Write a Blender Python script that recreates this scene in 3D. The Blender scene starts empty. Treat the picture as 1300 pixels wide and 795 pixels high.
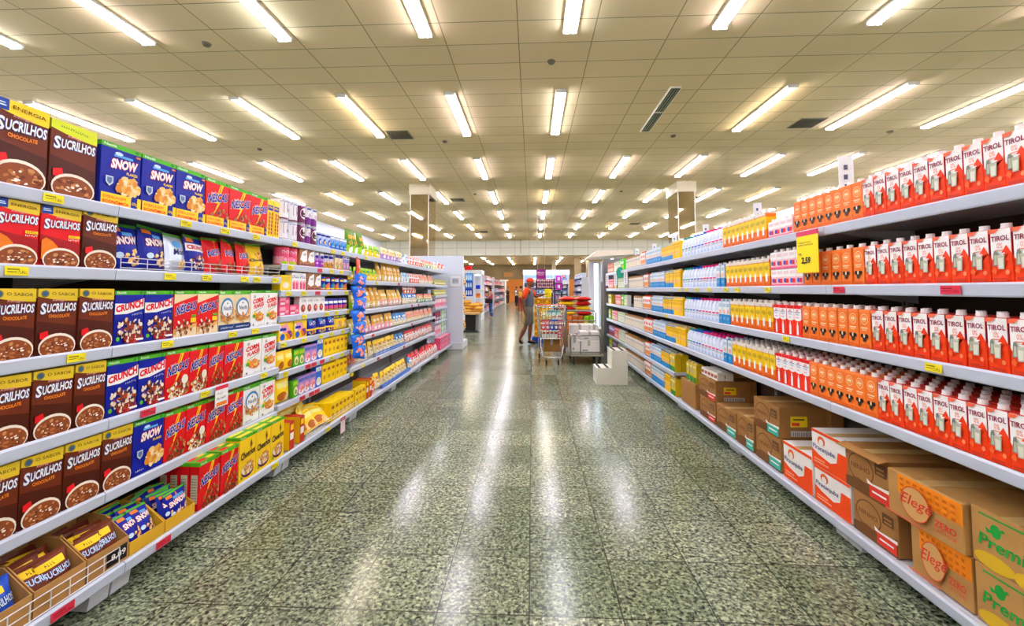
import bpy, bmesh, math, random
from math import sin, cos, pi, radians
from mathutils import Vector, Matrix
random.seed(7)
SC = bpy.context.scene
COL = SC.collection
R = random.Random(11)

# ------------------------------------------------------------------ colours and materials
def lin(h):
    h = h.lstrip('#')
    o = []
    for i in (0, 2, 4):
        c = int(h[i:i+2], 16)/255
        o.append(c/12.92 if c <= .04045 else ((c+.055)/1.055)**2.4)
    return (*o, 1)

MATS = {}
def M(hexa, rough=.42, metal=0., spec=.2, noise=0., nscale=30., bump=0., trans=0., coat=0.):
    """A procedural surface: one colour, optionally mottled by noise and slightly bumped."""
    key = (hexa, rough, metal, spec, noise, nscale, bump, trans, coat)
    if key in MATS:
        return MATS[key]
    m = bpy.data.materials.new('surface_' + hexa.strip('#'))
    m.use_nodes = True
    nt = m.node_tree
    b = nt.nodes['Principled BSDF']
    b.inputs['Base Color'].default_value = lin(hexa)
    b.inputs['Roughness'].default_value = rough
    b.inputs['Metallic'].default_value = metal
    b.inputs['Specular IOR Level'].default_value = spec
    if trans:
        b.inputs['Transmission Weight'].default_value = trans
    if coat:
        b.inputs['Coat Weight'].default_value = coat
        b.inputs['Coat Roughness'].default_value = .1
    if noise or bump:
        tc = nt.nodes.new('ShaderNodeTexCoord')
        nz = nt.nodes.new('ShaderNodeTexNoise')
        nz.inputs['Scale'].default_value = nscale
        nz.inputs['Detail'].default_value = 4
        nt.links.new(tc.outputs['Object'], nz.inputs['Vector'])
        if noise:
            mx = nt.nodes.new('ShaderNodeMix'); mx.data_type = 'RGBA'; mx.blend_type = 'MULTIPLY'
            mx.inputs[0].default_value = noise
            mx.inputs[6].default_value = lin(hexa)
            rp = nt.nodes.new('ShaderNodeValToRGB')
            rp.color_ramp.elements[0].position = .35; rp.color_ramp.elements[0].color = (.45, .45, .45, 1)
            rp.color_ramp.elements[1].position = .65; rp.color_ramp.elements[1].color = (1, 1, 1, 1)
            nt.links.new(nz.outputs['Fac'], rp.inputs[0])
            nt.links.new(rp.outputs[0], mx.inputs[7])
            nt.links.new(mx.outputs[2], b.inputs['Base Color'])
        if bump:
            bp = nt.nodes.new('ShaderNodeBump')
            bp.inputs['Strength'].default_value = bump
            bp.inputs['Distance'].default_value = .004
            nt.links.new(nz.outputs['Fac'], bp.inputs['Height'])
            nt.links.new(bp.outputs[0], b.inputs['Normal'])
    MATS[key] = m
    return m

def EM(hexa, strength):
    key = ('em', hexa, strength)
    if key in MATS:
        return MATS[key]
    m = bpy.data.materials.new('lit_' + hexa.strip('#'))
    m.use_nodes = True
    nt = m.node_tree
    nt.nodes.remove(nt.nodes['Principled BSDF'])
    e = nt.nodes.new('ShaderNodeEmission')
    e.inputs[0].default_value = lin(hexa); e.inputs[1].default_value = strength
    nt.links.new(e.outputs[0], nt.nodes['Material Output'].inputs[0])
    MATS[key] = m
    return m

WHITE = M('#e9ebf0', .35)
RAILW = M('#c4ccdc', .3)
METAL = M('#b9bcc2', .28, .9)
DARKM = M('#26221f', .6)
KRAFT = M('#b98a4e', .75, noise=.25, nscale=14)
KRAFT2 = M('#9c6c3a', .8, noise=.3, nscale=10)
BLACK = M('#161616', .5)

# ------------------------------------------------------------------ mesh builder
class MB:
    def __init__(s):
        s.v = []; s.f = []; s.m = []; s.mats = []
    def mi(s, m):
        if m not in s.mats: s.mats.append(m)
        return s.mats.index(m)
    def add(s, vs, fs, m):
        b = len(s.v); i = s.mi(m)
        s.v.extend(tuple(p) for p in vs)
        for f in fs:
            s.f.append(tuple(b+k for k in f)); s.m.append(i)
    def box(s, a, b, m, bev=0.):
        x0, y0, z0 = a; x1, y1, z1 = b
        if bev <= 0:
            vs = [(x, y, z) for z in (z0, z1) for y in (y0, y1) for x in (x0, x1)]
            s.add(vs, [(0, 2, 3, 1), (4, 5, 7, 6), (0, 1, 5, 4), (2, 6, 7, 3), (0, 4, 6, 2), (1, 3, 7, 5)], m)
            return
        e = bev
        idx = {}; vs = []
        for sx in (0, 1):
            for sy in (0, 1):
                for sz in (0, 1):
                    X, Y, Z = (x0, x1)[sx], (y0, y1)[sy], (z0, z1)[sz]
                    dx, dy, dz = (e, -e)[sx], (e, -e)[sy], (e, -e)[sz]
                    for ax in range(3):
                        idx[(sx, sy, sz, ax)] = len(vs)
                        vs.append((X+(dx if ax != 0 else 0), Y+(dy if ax != 1 else 0), Z+(dz if ax != 2 else 0)))
        fs = []
        def q(*k): fs.append(tuple(idx[i] for i in k))
        for sx in (0, 1): q(*[(sx, *c, 0) for c in ((0, 0), (1, 0), (1, 1), (0, 1))][::(1 if sx else -1)])
        for sy in (0, 1): q(*[(c[0], sy, c[1], 1) for c in ((0, 0), (0, 1), (1, 1), (1, 0))][::(1 if sy else -1)])
        for sz in (0, 1): q(*[(*c, sz, 2) for c in ((0, 0), (1, 0), (1, 1), (0, 1))][::(1 if sz else -1)])
        for sx in (0, 1):
            for sy in (0, 1):
                q((sx, sy, 0, 0), (sx, sy, 1, 0), (sx, sy, 1, 1), (sx, sy, 0, 1))
                q((sx, 0, sy, 0), (sx, 1, sy, 0), (sx, 1, sy, 2), (sx, 0, sy, 2))
                q((0, sx, sy, 1), (1, sx, sy, 1), (1, sx, sy, 2), (0, sx, sy, 2))
                for sz in (0, 1): q((sx, sy, sz, 0), (sx, sy, sz, 1), (sx, sy, sz, 2))
        s.add(vs, fs, m)
    def ring(s, pts, h0, h1, m, ax=2):
        n = len(pts)
        vs = [(p[0], p[1], h0) for p in pts]+[(p[0], p[1], h1) for p in pts]
        fs = [(i, (i+1) % n, n+(i+1) % n, n+i) for i in range(n)]+[tuple(range(n))[::-1], tuple(range(n, 2*n))]
        s.add(vs, fs, m)
    def prism_y(s, pts, y0, y1, m):
        n = len(pts)
        vs = [(p[0], y0, p[1]) for p in pts]+[(p[0], y1, p[1]) for p in pts]
        fs = [(i, (i+1) % n, n+(i+1) % n, n+i) for i in range(n)]+[tuple(range(n))[::-1], tuple(range(n, 2*n))]
        s.add(vs, fs, m)
    def prism_x(s, pts, x0, x1, m):
        n = len(pts)
        vs = [(x0, p[0], p[1]) for p in pts]+[(x1, p[0], p[1]) for p in pts]
        fs = [(i, (i+1) % n, n+(i+1) % n, n+i) for i in range(n)]+[tuple(range(n))[::-1], tuple(range(n, 2*n))]
        s.add(vs, fs, m)
    def tube(s, path, r, m, n=6, closed=False):
        P = [Vector(p) for p in path]; k = len(P); vs = []; fs = []
        for i, p in enumerate(P):
            a = P[(i-1) % k] if (closed or i > 0) else p
            c = P[(i+1) % k] if (closed or i < k-1) else p
            t = (c-a).normalized()
            u = t.cross(Vector((0, 0, 1)) if abs(t.z) < .9 else Vector((1, 0, 0))).normalized()
            w = t.cross(u)
            rr = r[i] if isinstance(r, (list, tuple)) else r
            for j in range(n):
                q = 2*pi*j/n
                vs.append(p+rr*(cos(q)*u+sin(q)*w))
        for i in range(k if closed else k-1):
            for j in range(n):
                a, b = i*n, ((i+1) % k)*n
                fs.append((a+j, a+(j+1) % n, b+(j+1) % n, b+j))
        if not closed:
            fs.append(tuple(range(n))[::-1]); fs.append(tuple((k-1)*n+j for j in range(n)))
        s.add(vs, fs, m)
    def lathe(s, prof, m, c=(0, 0, 0), n=20, sx=1., sy=1., sq=2.):
        """prof: (r, z) or (r, z, material for the band above)."""
        for i in range(len(prof)-1):
            r0, z0 = prof[i][:2]; r1, z1 = prof[i+1][:2]
            mm = prof[i][2] if len(prof[i]) > 2 else m
            def pt(r, a):
                ca, sa = cos(a), sin(a)
                k = (abs(ca)**sq+abs(sa)**sq)**(-1/sq)
                return (c[0]+r*sx*ca*k, c[1]+r*sy*sa*k)
            A = [2*pi*j/n for j in range(n)]
            vs = [(*pt(r0, a), c[2]+z0) for a in A]+[(*pt(r1, a), c[2]+z1) for a in A]
            fs = [(j, (j+1) % n, n+(j+1) % n, n+j) for j in range(n)]
            if i == 0 and r0 > 1e-4: fs.append(tuple(range(n))[::-1])
            if i == len(prof)-2 and r1 > 1e-4: fs.append(tuple(range(n, 2*n)))
            s.add(vs, fs, mm)
    def ball(s, c, r, m, nu=12, nv=8, e=1.):
        rx, ry, rz = (r, r, r) if not isinstance(r, (tuple, list)) else r
        vs = []; fs = []
        for i in range(nv+1):
            t = pi*i/nv
            for j in range(nu):
                p = 2*pi*j/nu
                f = lambda x: math.copysign(abs(x)**e, x)
                vs.append((c[0]+rx*f(sin(t)*cos(p)), c[1]+ry*f(sin(t)*sin(p)), c[2]+rz*f(cos(t))))
        for i in range(nv):
            for j in range(nu):
                fs.append((i*nu+j, (i+1)*nu+j, (i+1)*nu+(j+1) % nu, i*nu+(j+1) % nu))
        s.add(vs, fs, m)
    def xform(s, mat, i0=0):
        for i in range(i0, len(s.v)):
            s.v[i] = tuple(mat @ Vector(s.v[i]))
    def mesh(s, name, smooth=False):
        me = bpy.data.meshes.new(name)
        me.from_pydata(s.v, [], s.f)
        for m in s.mats: me.materials.append(m)
        me.polygons.foreach_set('material_index', s.m)
        if smooth: me.polygons.foreach_set('use_smooth', [True]*len(s.f))
        me.update()
        return me

# ------------------------------------------------------------------ flat lettering and printing
GLYPH = {}
def glyphs(t, bold=0.):
    k = (t, bold)
    if k in GLYPH: return GLYPH[k]
    cu = bpy.data.curves.new('lettering', 'FONT')
    cu.body = t; cu.resolution_u = 2; cu.offset = bold; cu.fill_mode = 'FRONT'
    ob = bpy.data.objects.new('lettering', cu)
    COL.objects.link(ob)
    dg = bpy.context.evaluated_depsgraph_get()
    me = bpy.data.meshes.new_from_object(ob.evaluated_get(dg))
    vs = [(v.co.x, v.co.y) for v in me.vertices]
    fs = [tuple(p.vertices) for p in me.polygons]
    bpy.data.objects.remove(ob); bpy.data.curves.remove(cu); bpy.data.meshes.remove(me)
    x0 = min(v[0] for v in vs); x1 = max(v[0] for v in vs); y0 = min(v[1] for v in vs); y1 = max(v[1] for v in vs)
    vs = [((x-x0)/(x1-x0), (y-y0)/(y1-y0)) for x, y in vs]
    GLYPH[k] = (vs, fs)
    return GLYPH[k]

class Art:
    """Printing on a surface given as surf(u, v, off) -> point, u and v in 0..1."""
    def __init__(s, mb, surf, step=.0005, start=.0005):
        s.mb, s.surf, s.step, s.off = mb, surf, step, start
        s.clip = True
    def _put(s, pts, fs, m):
        if s.clip:
            pts = [(min(1, max(0, u)), min(1, max(0, v))) for u, v in pts]
        s.mb.add([s.surf(u, v, s.off) for u, v in pts], fs, m)
        s.off += s.step
    def rect(s, u0, v0, u1, v1, m, nu=1, nv=1):
        pts = [(u0+(u1-u0)*i/nu, v0+(v1-v0)*j/nv) for j in range(nv+1) for i in range(nu+1)]
        fs = [(j*(nu+1)+i, j*(nu+1)+i+1, (j+1)*(nu+1)+i+1, (j+1)*(nu+1)+i) for j in range(nv) for i in range(nu)]
        s._put(pts, fs, m)
    def poly(s, pts, m):
        s._put(pts, [tuple(range(len(pts)))], m)
    def band(s, lo, hi, m, n=10, u0=0., u1=1.):
        """area between two curves lo(t), hi(t), t = 0..1 across."""
        pts = []
        for i in range(n+1):
            t = i/n; u = u0+(u1-u0)*t
            pts += [(u, lo(t)), (u, hi(t))]
        s._put(pts, [(2*i, 2*i+2, 2*i+3, 2*i+1) for i in range(n)], m)
    def ell(s, cu, cv, ru, rv, m, n=16, a0=0., a1=2*pi):
        pts = [(cu, cv)]+[(cu+ru*cos(a0+(a1-a0)*i/n), cv+rv*sin(a0+(a1-a0)*i/n)) for i in range(n+1)]
        s._put(pts, [(0, i+1, i+2) for i in range(n)], m)
    def arc(s, cu, cv, ru, rv, w, m, a0=0., a1=2*pi, n=20):
        pts = []
        for i in range(n+1):
            a = a0+(a1-a0)*i/n
            pts += [(cu+ru*cos(a), cv+rv*sin(a)), (cu+ru*(1-w)*cos(a), cv+rv*(1-w)*sin(a))]
        s._put(pts, [(2*i, 2*i+2, 2*i+3, 2*i+1) for i in range(n)], m)
    def blobs(s, cu, cv, ru, rv, n, r, ms, seed=1, asp=1., ln=1.):
        rg = random.Random(seed)
        o0 = s.off
        for k in range(n):
            q = rg.random()*2*pi; d = rg.random()**.5
            x, y = cu+ru*d*cos(q), cv+rv*d*sin(q)
            rr = r*(.6+.7*rg.random()); a0 = rg.random()*pi; e = .5+.4*rg.random()
            pts = []
            for i in range(6):
                a = 2*pi*i/6
                px, py = rr*cos(a)*ln, rr*e*sin(a)
                pts.append((x+px*cos(a0)-py*sin(a0), y+(px*sin(a0)+py*cos(a0))*asp))
            s.off = o0+k*s.step*.08
            o = s.off
            s._put(pts, [tuple(range(6))], ms[k % len(ms)])
            s.off = o
        s.off = o0+n*s.step*.08+s.step
    def txt(s, t, u0, v0, u1, v1, m, bold=0., shear=0., slope=0., arch=0., grow=0.):
        vs, fs = glyphs(t, bold)
        pts = []
        for a, b in vs:
            u = u0+(u1-u0)*a+shear*b
            v = v0+(v1-v0)*b*(1+grow*a)+slope*a+arch*sin(pi*a)
            pts.append((u, v))
        s._put(pts, fs, m)
    def scr(s, u0, v0, u1, v1, m, n=6, slope=0.):
        """a line of print too small to read: short strokes of uneven width."""
        rg = random.Random(n*31+int(u0*100)+int(v0*1000)); o = s.off; w = (u1-u0)/n; h = v1-v0
        for k in range(n):
            x = u0+k*w; y = v0+slope*k/n; ww = w*rg.uniform(.45, .85); d = rg.random()
            s.off = o
            s._put([(x, y), (x+ww*.3, y), (x+ww*.3, y+h), (x, y+h)], [(0, 1, 2, 3)], m)
            s.off = o
            yy = y+h*(.0 if d < .35 else .4 if d < .7 else .75)
            s._put([(x, yy), (x+ww, yy), (x+ww, yy+h*.25), (x, yy+h*.25)], [(0, 1, 2, 3)], m)
    def otxt(s, t, u0, v0, u1, v1, m, mo, bold=.02, ob=.075, **k):
        d = .012*(u1-u0); e = .05*(v1-v0)
        s.txt(t, u0-d, v0-e, u1+d, v1+e, mo, bold=bold+.035, **k)
        s.txt(t, u0, v0, u1, v1, m, bold=bold, **k)

def flat(w, h, y=0., x0=None, z0=0.):
    xx = -w/2 if x0 is None else x0
    return lambda u, v, o: (xx+u*w, y-o, z0+v*h)
def flat_top(w, d, z, x0=None):
    xx = -w/2 if x0 is None else x0
    return lambda u, v, o: (xx+u*w, v*d, z+o)
def flat_side(d, h, x, sgn):
    """the end face at x; sgn -1 faces -x (u runs towards the front), +1 faces +x."""
    return (lambda u, v, o: (x-o, d*(1-u), v*h)) if sgn < 0 else (lambda u, v, o: (x+o, d*u, v*h))

# ------------------------------------------------------------------ scene objects
def thing(name, label, cat, loc=(0, 0, 0), rotz=0., group=None, mesh=None, rot=None):
    o = bpy.data.objects.new(name, mesh); COL.objects.link(o)
    o.location = loc
    o.rotation_euler = rot if rot else (0, 0, rotz)
    o['label'] = label; o['category'] = cat
    if group: o['group'] = group
    return o
def part(name, mesh, parent, label=None):
    o = bpy.data.objects.new(name, mesh.mesh(name) if isinstance(mesh, MB) else mesh)
    COL.objects.link(o); o.parent = parent
    if label: o['label'] = label
    return o
def struct(name, mb, label=None):
    o = bpy.data.objects.new(name, mb.mesh(name)); COL.objects.link(o)
    o['kind'] = 'structure'
    if label: o['label'] = label
    return o

class Proto:
    """one kind of product: its mesh, the meshes of its parts, and how it looks."""
    def __init__(s, name, look, cat, mesh, w, d, h, parts=()):
        s.name, s.look, s.cat, s.mesh, s.w, s.d, s.h, s.parts = name, look, cat, mesh, w, d, h, parts

ORD = 'first second third fourth fifth sixth seventh eighth ninth tenth eleventh twelfth'.split()
def nth(n):
    if n <= 12: return ORD[n-1]
    s = 'th' if 10 <= n % 100 <= 20 else {1: 'st', 2: 'nd', 3: 'rd'}.get(n % 10, 'th')
    return f'{n}{s}'

COUNT = {}
def side_frame(side):
    return pi/2 if side == 'L' else -pi/2
def place(p, side, Y, z, back=0., lip=None, where='', tilt=0., turn=0., rank=0, label=None, key=None, group=None, lean=0.):
    """Put a product with its front face BACK behind the shelf lip, centred at Y along the aisle."""
    x = (-lip-back) if side == 'L' else (lip+back)
    if label is None:
        k = (p.look, where, rank)
        COUNT[k] = COUNT.get(k, 0)+1
        rk = ['', 'second rank, ', 'third rank, ', 'fourth rank, '][rank]
        label = f'{p.look}, {rk}{nth(COUNT[k])} from near end, {where}'
    z += abs(sin(tilt))*p.d+abs(sin(lean))*p.w*.45
    o = thing(p.name, label, p.cat, (x, Y, z), 0, group or (p.look.split(' with ')[0]+'s, '+where), p.mesh)
    o.rotation_euler = (tilt, lean, side_frame(side)+turn)
    for pn, pm in p.parts:
        c = bpy.data.objects.new(pn, pm); COL.objects.link(c); c.parent = o
    return o
SIDE_NAME = {'L': 'cereal shelving', 'R': 'milk shelving'}
def run(p, side, Y0, Y1, z, lip, where, back=.02, pitch=None, ranks=1, jit=.003, tilt=0., stack=1, n=None, turnj=.02, rgap=.004):
    pitch = pitch or p.w*1.03
    cnt = n or max(1, int((Y1-Y0)/pitch+.35))
    st = (Y1-Y0)/cnt
    for i in range(cnt):
        y = Y0+(i+.5)*st
        for r in range(ranks):
            for k in range(stack):
                place(p, side, y+R.uniform(-jit, jit)*.4, z+k*(p.h+.001), back+r*(p.d+rgap)+R.uniform(0, jit), lip,
                      ('upper layer, ' if k == 1 else '')+where, tilt=tilt, turn=R.uniform(-turnj, turnj)*.5, rank=r)
# ------------------------------------------------------------------ camera
cam = bpy.data.cameras.new('camera')
camo = bpy.data.objects.new('camera', cam); COL.objects.link(camo)
FPX, PITCH, YAW, EYE = 541.6, .0514, -.0466, 1.4
cam.sensor_width = 36; cam.lens = 36*FPX/1300
cam.shift_x = 0; cam.shift_y = (340-397.5)/1300
cam.clip_start = .02; cam.clip_end = 200
camo.location = (0, 0, EYE)
camo.rotation_euler = (pi/2+PITCH, 0, -YAW)
SC.camera = camo

# ------------------------------------------------------------------ surfaces of the room
def granite():
    m = bpy.data.materials.new('floor_granite'); m.use_nodes = True
    nt = m.node_tree; L = nt.links; N = nt.nodes.new
    b = nt.nodes['Principled BSDF']
    tc = N('ShaderNodeTexCoord')
    def vor(scale):
        v = N('ShaderNodeTexVoronoi'); v.inputs['Scale'].default_value = scale
        L.new(tc.outputs['Object'], v.inputs['Vector'])
        return v
    nz = N('ShaderNodeTexNoise'); nz.inputs['Scale'].default_value = 52; nz.inputs['Detail'].default_value = 4; nz.inputs['Roughness'].default_value = .6
    L.new(tc.outputs['Object'], nz.inputs['Vector'])
    r1 = N('ShaderNodeValToRGB'); e = r1.color_ramp
    e.elements[0].position = .39; e.elements[0].color = lin('#1c2420')
    e.elements[1].position = .64; e.elements[1].color = lin('#e2e2d0')
    for p, c in ((.45, '#39433b'), (.485, '#747b6c'), (.525, '#9da08c'), (.575, '#c0c1aa')):
        k = e.elements.new(p); k.color = lin(c)
    L.new(nz.outputs['Fac'], r1.inputs[0])
    v1 = vor(88)
    sep = N('ShaderNodeSeparateColor'); L.new(v1.outputs['Color'], sep.inputs[0])
    r2 = N('ShaderNodeValToRGB'); e = r2.color_ramp
    e.elements[0].position = .0; e.elements[0].color = lin('#141a17')
    e.elements[1].position = 1.; e.elements[1].color = lin('#f0efd2')
    for p, c in ((.25, '#3c443d'), (.42, '#7c8070'), (.7, '#a9aa94'), (.88, '#d2d3bc')):
        k = e.elements.new(p); k.color = lin(c)
    L.new(sep.outputs[0], r2.inputs[0])
    mx = N('ShaderNodeMix'); mx.data_type = 'RGBA'; mx.inputs[0].default_value = .52
    L.new(r1.outputs[0], mx.inputs[6]); L.new(r2.outputs[0], mx.inputs[7])
    # joints and slab to slab tint
    sx = N('ShaderNodeSeparateXYZ'); L.new(tc.outputs['Object'], sx.inputs[0])
    def math(op, a, bb=None):
        n = N('ShaderNodeMath'); n.operation = op
        for i, q in ((0, a), (1, bb)):
            if q is None: continue
            if isinstance(q, (int, float)): n.inputs[i].default_value = q
            else: L.new(q, n.inputs[i])
        return n.outputs[0]
    gx = math('DIVIDE', math('ADD', sx.outputs[0], .015), .4)
    gy = math('DIVIDE', math('ADD', sx.outputs[1], .09), .4)
    ex = math('ABSOLUTE', math('SUBTRACT', math('FRACT', gx), .5))
    ey = math('ABSOLUTE', math('SUBTRACT', math('FRACT', gy), .5))
    j = math('GREATER_THAN', math('MAXIMUM', ex, ey), .4925)
    wn = N('ShaderNodeTexWhiteNoise'); wn.noise_dimensions = '2D'
    cv = N('ShaderNodeCombineXYZ'); L.new(math('FLOOR', gx), cv.inputs[0]); L.new(math('FLOOR', gy), cv.inputs[1])
    L.new(cv.outputs[0], wn.inputs['Vector'])
    rt = N('ShaderNodeValToRGB'); rt.color_ramp.elements[0].color = lin('#bccbb6'); rt.color_ramp.elements[1].color = lin('#eef5e6')
    L.new(wn.outputs['Value'], rt.inputs[0])
    m2 = N('ShaderNodeMix'); m2.data_type = 'RGBA'; m2.blend_type = 'MULTIPLY'; m2.inputs[0].default_value = 1
    L.new(mx.outputs[2], m2.inputs[6]); L.new(rt.outputs[0], m2.inputs[7])
    m3 = N('ShaderNodeMix'); m3.data_type = 'RGBA'; m3.inputs[7].default_value = lin('#1a1d18')
    jj = math('MULTIPLY', j, .85); L.new(jj, m3.inputs[0]); L.new(m2.outputs[2], m3.inputs[6])
    L.new(m3.outputs[2], b.inputs['Base Color'])
    b.inputs['Roughness'].default_value = .18
    b.inputs['Specular IOR Level'].default_value = .38
    return m

def grid_panels(base, line, ax, pitch, off, lw, name, rough=.9):
    """panels with thin joints: ax = the two object axes, pitch / off per axis."""
    m = bpy.data.materials.new(name); m.use_nodes = True
    nt = m.node_tree; L = nt.links; N = nt.nodes.new
    b = nt.nodes['Principled BSDF']; b.inputs['Roughness'].default_value = rough; b.inputs['Specular IOR Level'].default_value = .2
    tc = N('ShaderNodeTexCoord'); sx = N('ShaderNodeSeparateXYZ'); L.new(tc.outputs['Object'], sx.inputs[0])
    def math(op, a, bb=None):
        n = N('ShaderNodeMath'); n.operation = op
        for i, q in ((0, a), (1, bb)):
            if q is None: continue
            if isinstance(q, (int, float)): n.inputs[i].default_value = q
            else: L.new(q, n.inputs[i])
        return n.outputs[0]
    hit = None; cells = []
    for a, p, o in zip(ax, pitch, off):
        g = math('DIVIDE', math('SUBTRACT', sx.outputs[a], o), p)
        cells.append(math('FLOOR', g))
        e = math('MULTIPLY', math('SUBTRACT', .5, math('ABSOLUTE', math('SUBTRACT', math('FRACT', g), .5))), p)
        t = math('LESS_THAN', e, lw)
        hit = t if hit is None else math('MAXIMUM', hit, t)
    wn = N('ShaderNodeTexWhiteNoise'); wn.noise_dimensions = '2D'
    cv = N('ShaderNodeCombineXYZ'); L.new(cells[0], cv.inputs[0]); L.new(cells[1], cv.inputs[1]); L.new(cv.outputs[0], wn.inputs['Vector'])
    rt = N('ShaderNodeValToRGB'); rt.color_ramp.elements[0].color = (.94, .94, .94, 1)
    L.new(wn.outputs['Value'], rt.inputs[0])
    m2 = N('ShaderNodeMix'); m2.data_type = 'RGBA'; m2.blend_type = 'MULTIPLY'; m2.inputs[0].default_value = 1
    m2.inputs[6].default_value = lin(base); L.new(rt.outputs[0], m2.inputs[7])
    m3 = N('ShaderNodeMix'); m3.data_type = 'RGBA'; m3.inputs[7].default_value = lin(line)
    L.new(hit, m3.inputs[0]); L.new(m2.outputs[2], m3.inputs[6]); L.new(m3.outputs[2], b.inputs['Base Color'])
    return m

EXPO = 0.63
CEIL = 5.643
XW0, XW1 = -13.2, 13.4
YB, YD, YE = -9., 36.5, 50.4
CEIL2 = 4.33
b = MB(); b.box((XW0-.2, YB-.2, -.2), (XW1+.2, YE+.2, 0), granite()); struct('floor', b)
b = MB(); b.box((XW0-.2, YB-.2, CEIL), (XW1+.2, YD+.2, CEIL+.15), grid_panels('#e6cfa4', '#9c8c68', (0, 1), (1.25, .625), (-.217, 6.522), .009, 'ceiling_panels')); struct('ceiling', b)
b = MB(); b.box((XW0-.2, YD+.2, CEIL2), (XW1+.2, YE+.2, CEIL2+.15), M('#cbb090', .9)); struct('ceiling_far', b)
b = MB(); b.box((XW0-.2, YD, CEIL2), (XW1+.2, YD+.2, CEIL), grid_panels('#d6d5c2', '#a9aa98', (0, 2), (1.25, .66), (-.217, 4.33), .02, 'bulkhead_panels')); struct('wall_bulkhead', b)
b = MB(); b.box((XW0-.2, YB, 0), (XW0, YE, CEIL), M('#e4e9f2', .7)); struct('wall_left', b)
b = MB(); b.box((XW1, YB, 0), (XW1+.2, YE, CEIL), M('#e4e6ea', .7)); struct('wall_right', b)
b = MB(); b.box((XW0-.2, YB-.2, 0), (XW1+.2, YB, CEIL), M('#dcd6c8', .8)); struct('wall_near', b)
b = MB()
b.box((XW0-.2, YE, 0), (XW1+.2, YE+.2, 2.62), M('#b0682a', .7, noise=.25, nscale=.8))
b.box((XW0-.2, YE, 2.62), (XW1+.2, YE+.2, CEIL2), M('#7a6a50', .8, noise=.5, nscale=.6))
struct('wall_far', b)

# mirror clad pillars standing behind the two gondolas
MIRROR = M('#d8c8ac', .03, 1.)
for x0, x1 in ((-4.88, -4.14), (5.72, 6.36)):
    b = MB()
    b.box((x0, 16.82, 0), (x1, 18.05, CEIL-.42), MIRROR)
    b.box((x0-.05, 16.76, CEIL-.42), (x1+.05, 18.1, CEIL), M('#d8ccae', .7))
    for x in (x0-.012, x1-.012):
        b.box((x, 16.80, 0), (x+.024, 16.83, CEIL-.42), M('#efe9da', .4))
    struct('pillar', b)

# ------------------------------------------------------------------ ceiling lights
HOUS = M('#f2efe6', .35)
def light_meshes(hexa, st, L=2.5):
    h = MB()
    h.box((-.11, 0, -.03), (.11, L, 0), HOUS)
    h.box((-.115, 0, -.035), (-.105, L, -.0), HOUS); h.box((.105, 0, -.035), (.115, L, 0), HOUS)
    h.box((-.11, L/2-.025, -.08), (.11, L/2+.025, -.0), HOUS)
    for y in (0, L-.03): h.box((-.11, y, -.08), (.11, y+.03, 0), HOUS)
    t = []
    for k in (0, 1):
        q = MB(); y0 = .035+k*L/2; y1 = L/2-.035+k*L/2
        for x in (-.045, .045):
            q.tube([(x, y0, -.06), (x, y1, -.06)], .026, EM(hexa, st), n=8)
        t.append(q.mesh('tube'))
    return h.mesh('housing'), t
LST = 38.
TINTS = [light_meshes(c, LST) for c in ('#f2f4ff', '#f4ecff', '#fff0dc', '#e6eeff')]
LV = MB()
LV.box((-.11, 0, -.03), (.11, 2.5, 0), HOUS); LV.box((-.115, 0, -.05), (-.1, 2.5, 0), HOUS); LV.box((.1, 0, -.05), (.115, 2.5, 0), HOUS)
LVm = LV.mesh('housing')
GR = []
for k in (0, 1):
    q = MB(); y0 = .03+k*1.25
    q.box((-.1, y0, -.045), (.1, y0+1.16, -.035), M('#3c4238', .4))
    for x in (-.06, 0, .06): q.box((x-.006, y0, -.05), (x+.006, y0+1.16, -.04), M('#a9b09a', .3))
    GR.append(q.mesh('louvre'))
rowname = ['nearest', 'second', 'third', 'fourth', 'fifth', 'sixth', 'seventh', 'eighth']
for c in range(-5, 6):
    x = .63+2.385*c
    for r in range(-3, 6):
        y = 8.85+4.55*r
        cn = ('aisle centre line' if c == 0 else f'{nth(abs(c))} line over ' + ('milk side' if c > 0 else 'cereal side'))
        rn = nth(r+2) if r >= -1 else None
        lab = f'twin tube ceiling light, {cn}, {rn} from the front' if rn else f'twin tube ceiling light behind the viewer, {cn}, {nth(-r-1)} back'
        if c == 1 and r == 0:
            o = thing('ceiling_light', 'unlit ceiling light with dark louvres', 'light', (x, y, CEIL), 0, 'ceiling lights', None)
            part('housing', LVm, o)
            for g in GR: part('louvre', g, o)
            continue
        h, t = TINTS[(c*3+r*5+(c*r)) % 4]
        o = thing('ceiling_light', lab, 'light', (x, y, CEIL), 0, 'ceiling lights')
        part('housing', h, o)
        for q in t: part('tube', q, o)
# lights under the far low ceiling
fh, ft = light_meshes('#fff2e2', LST)
for c in range(-5, 6):
    for r in range(3):
        o = thing('ceiling_light', f'far ceiling light past the bulkhead, {nth(c+6)} line, {nth(r+1)} row', 'light', (.3+2.385*c, 37.6+4.3*r, CEIL2), 0, 'far ceiling lights')
        part('housing', fh, o)
        for q in ft: part('tube', q, o)

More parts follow.
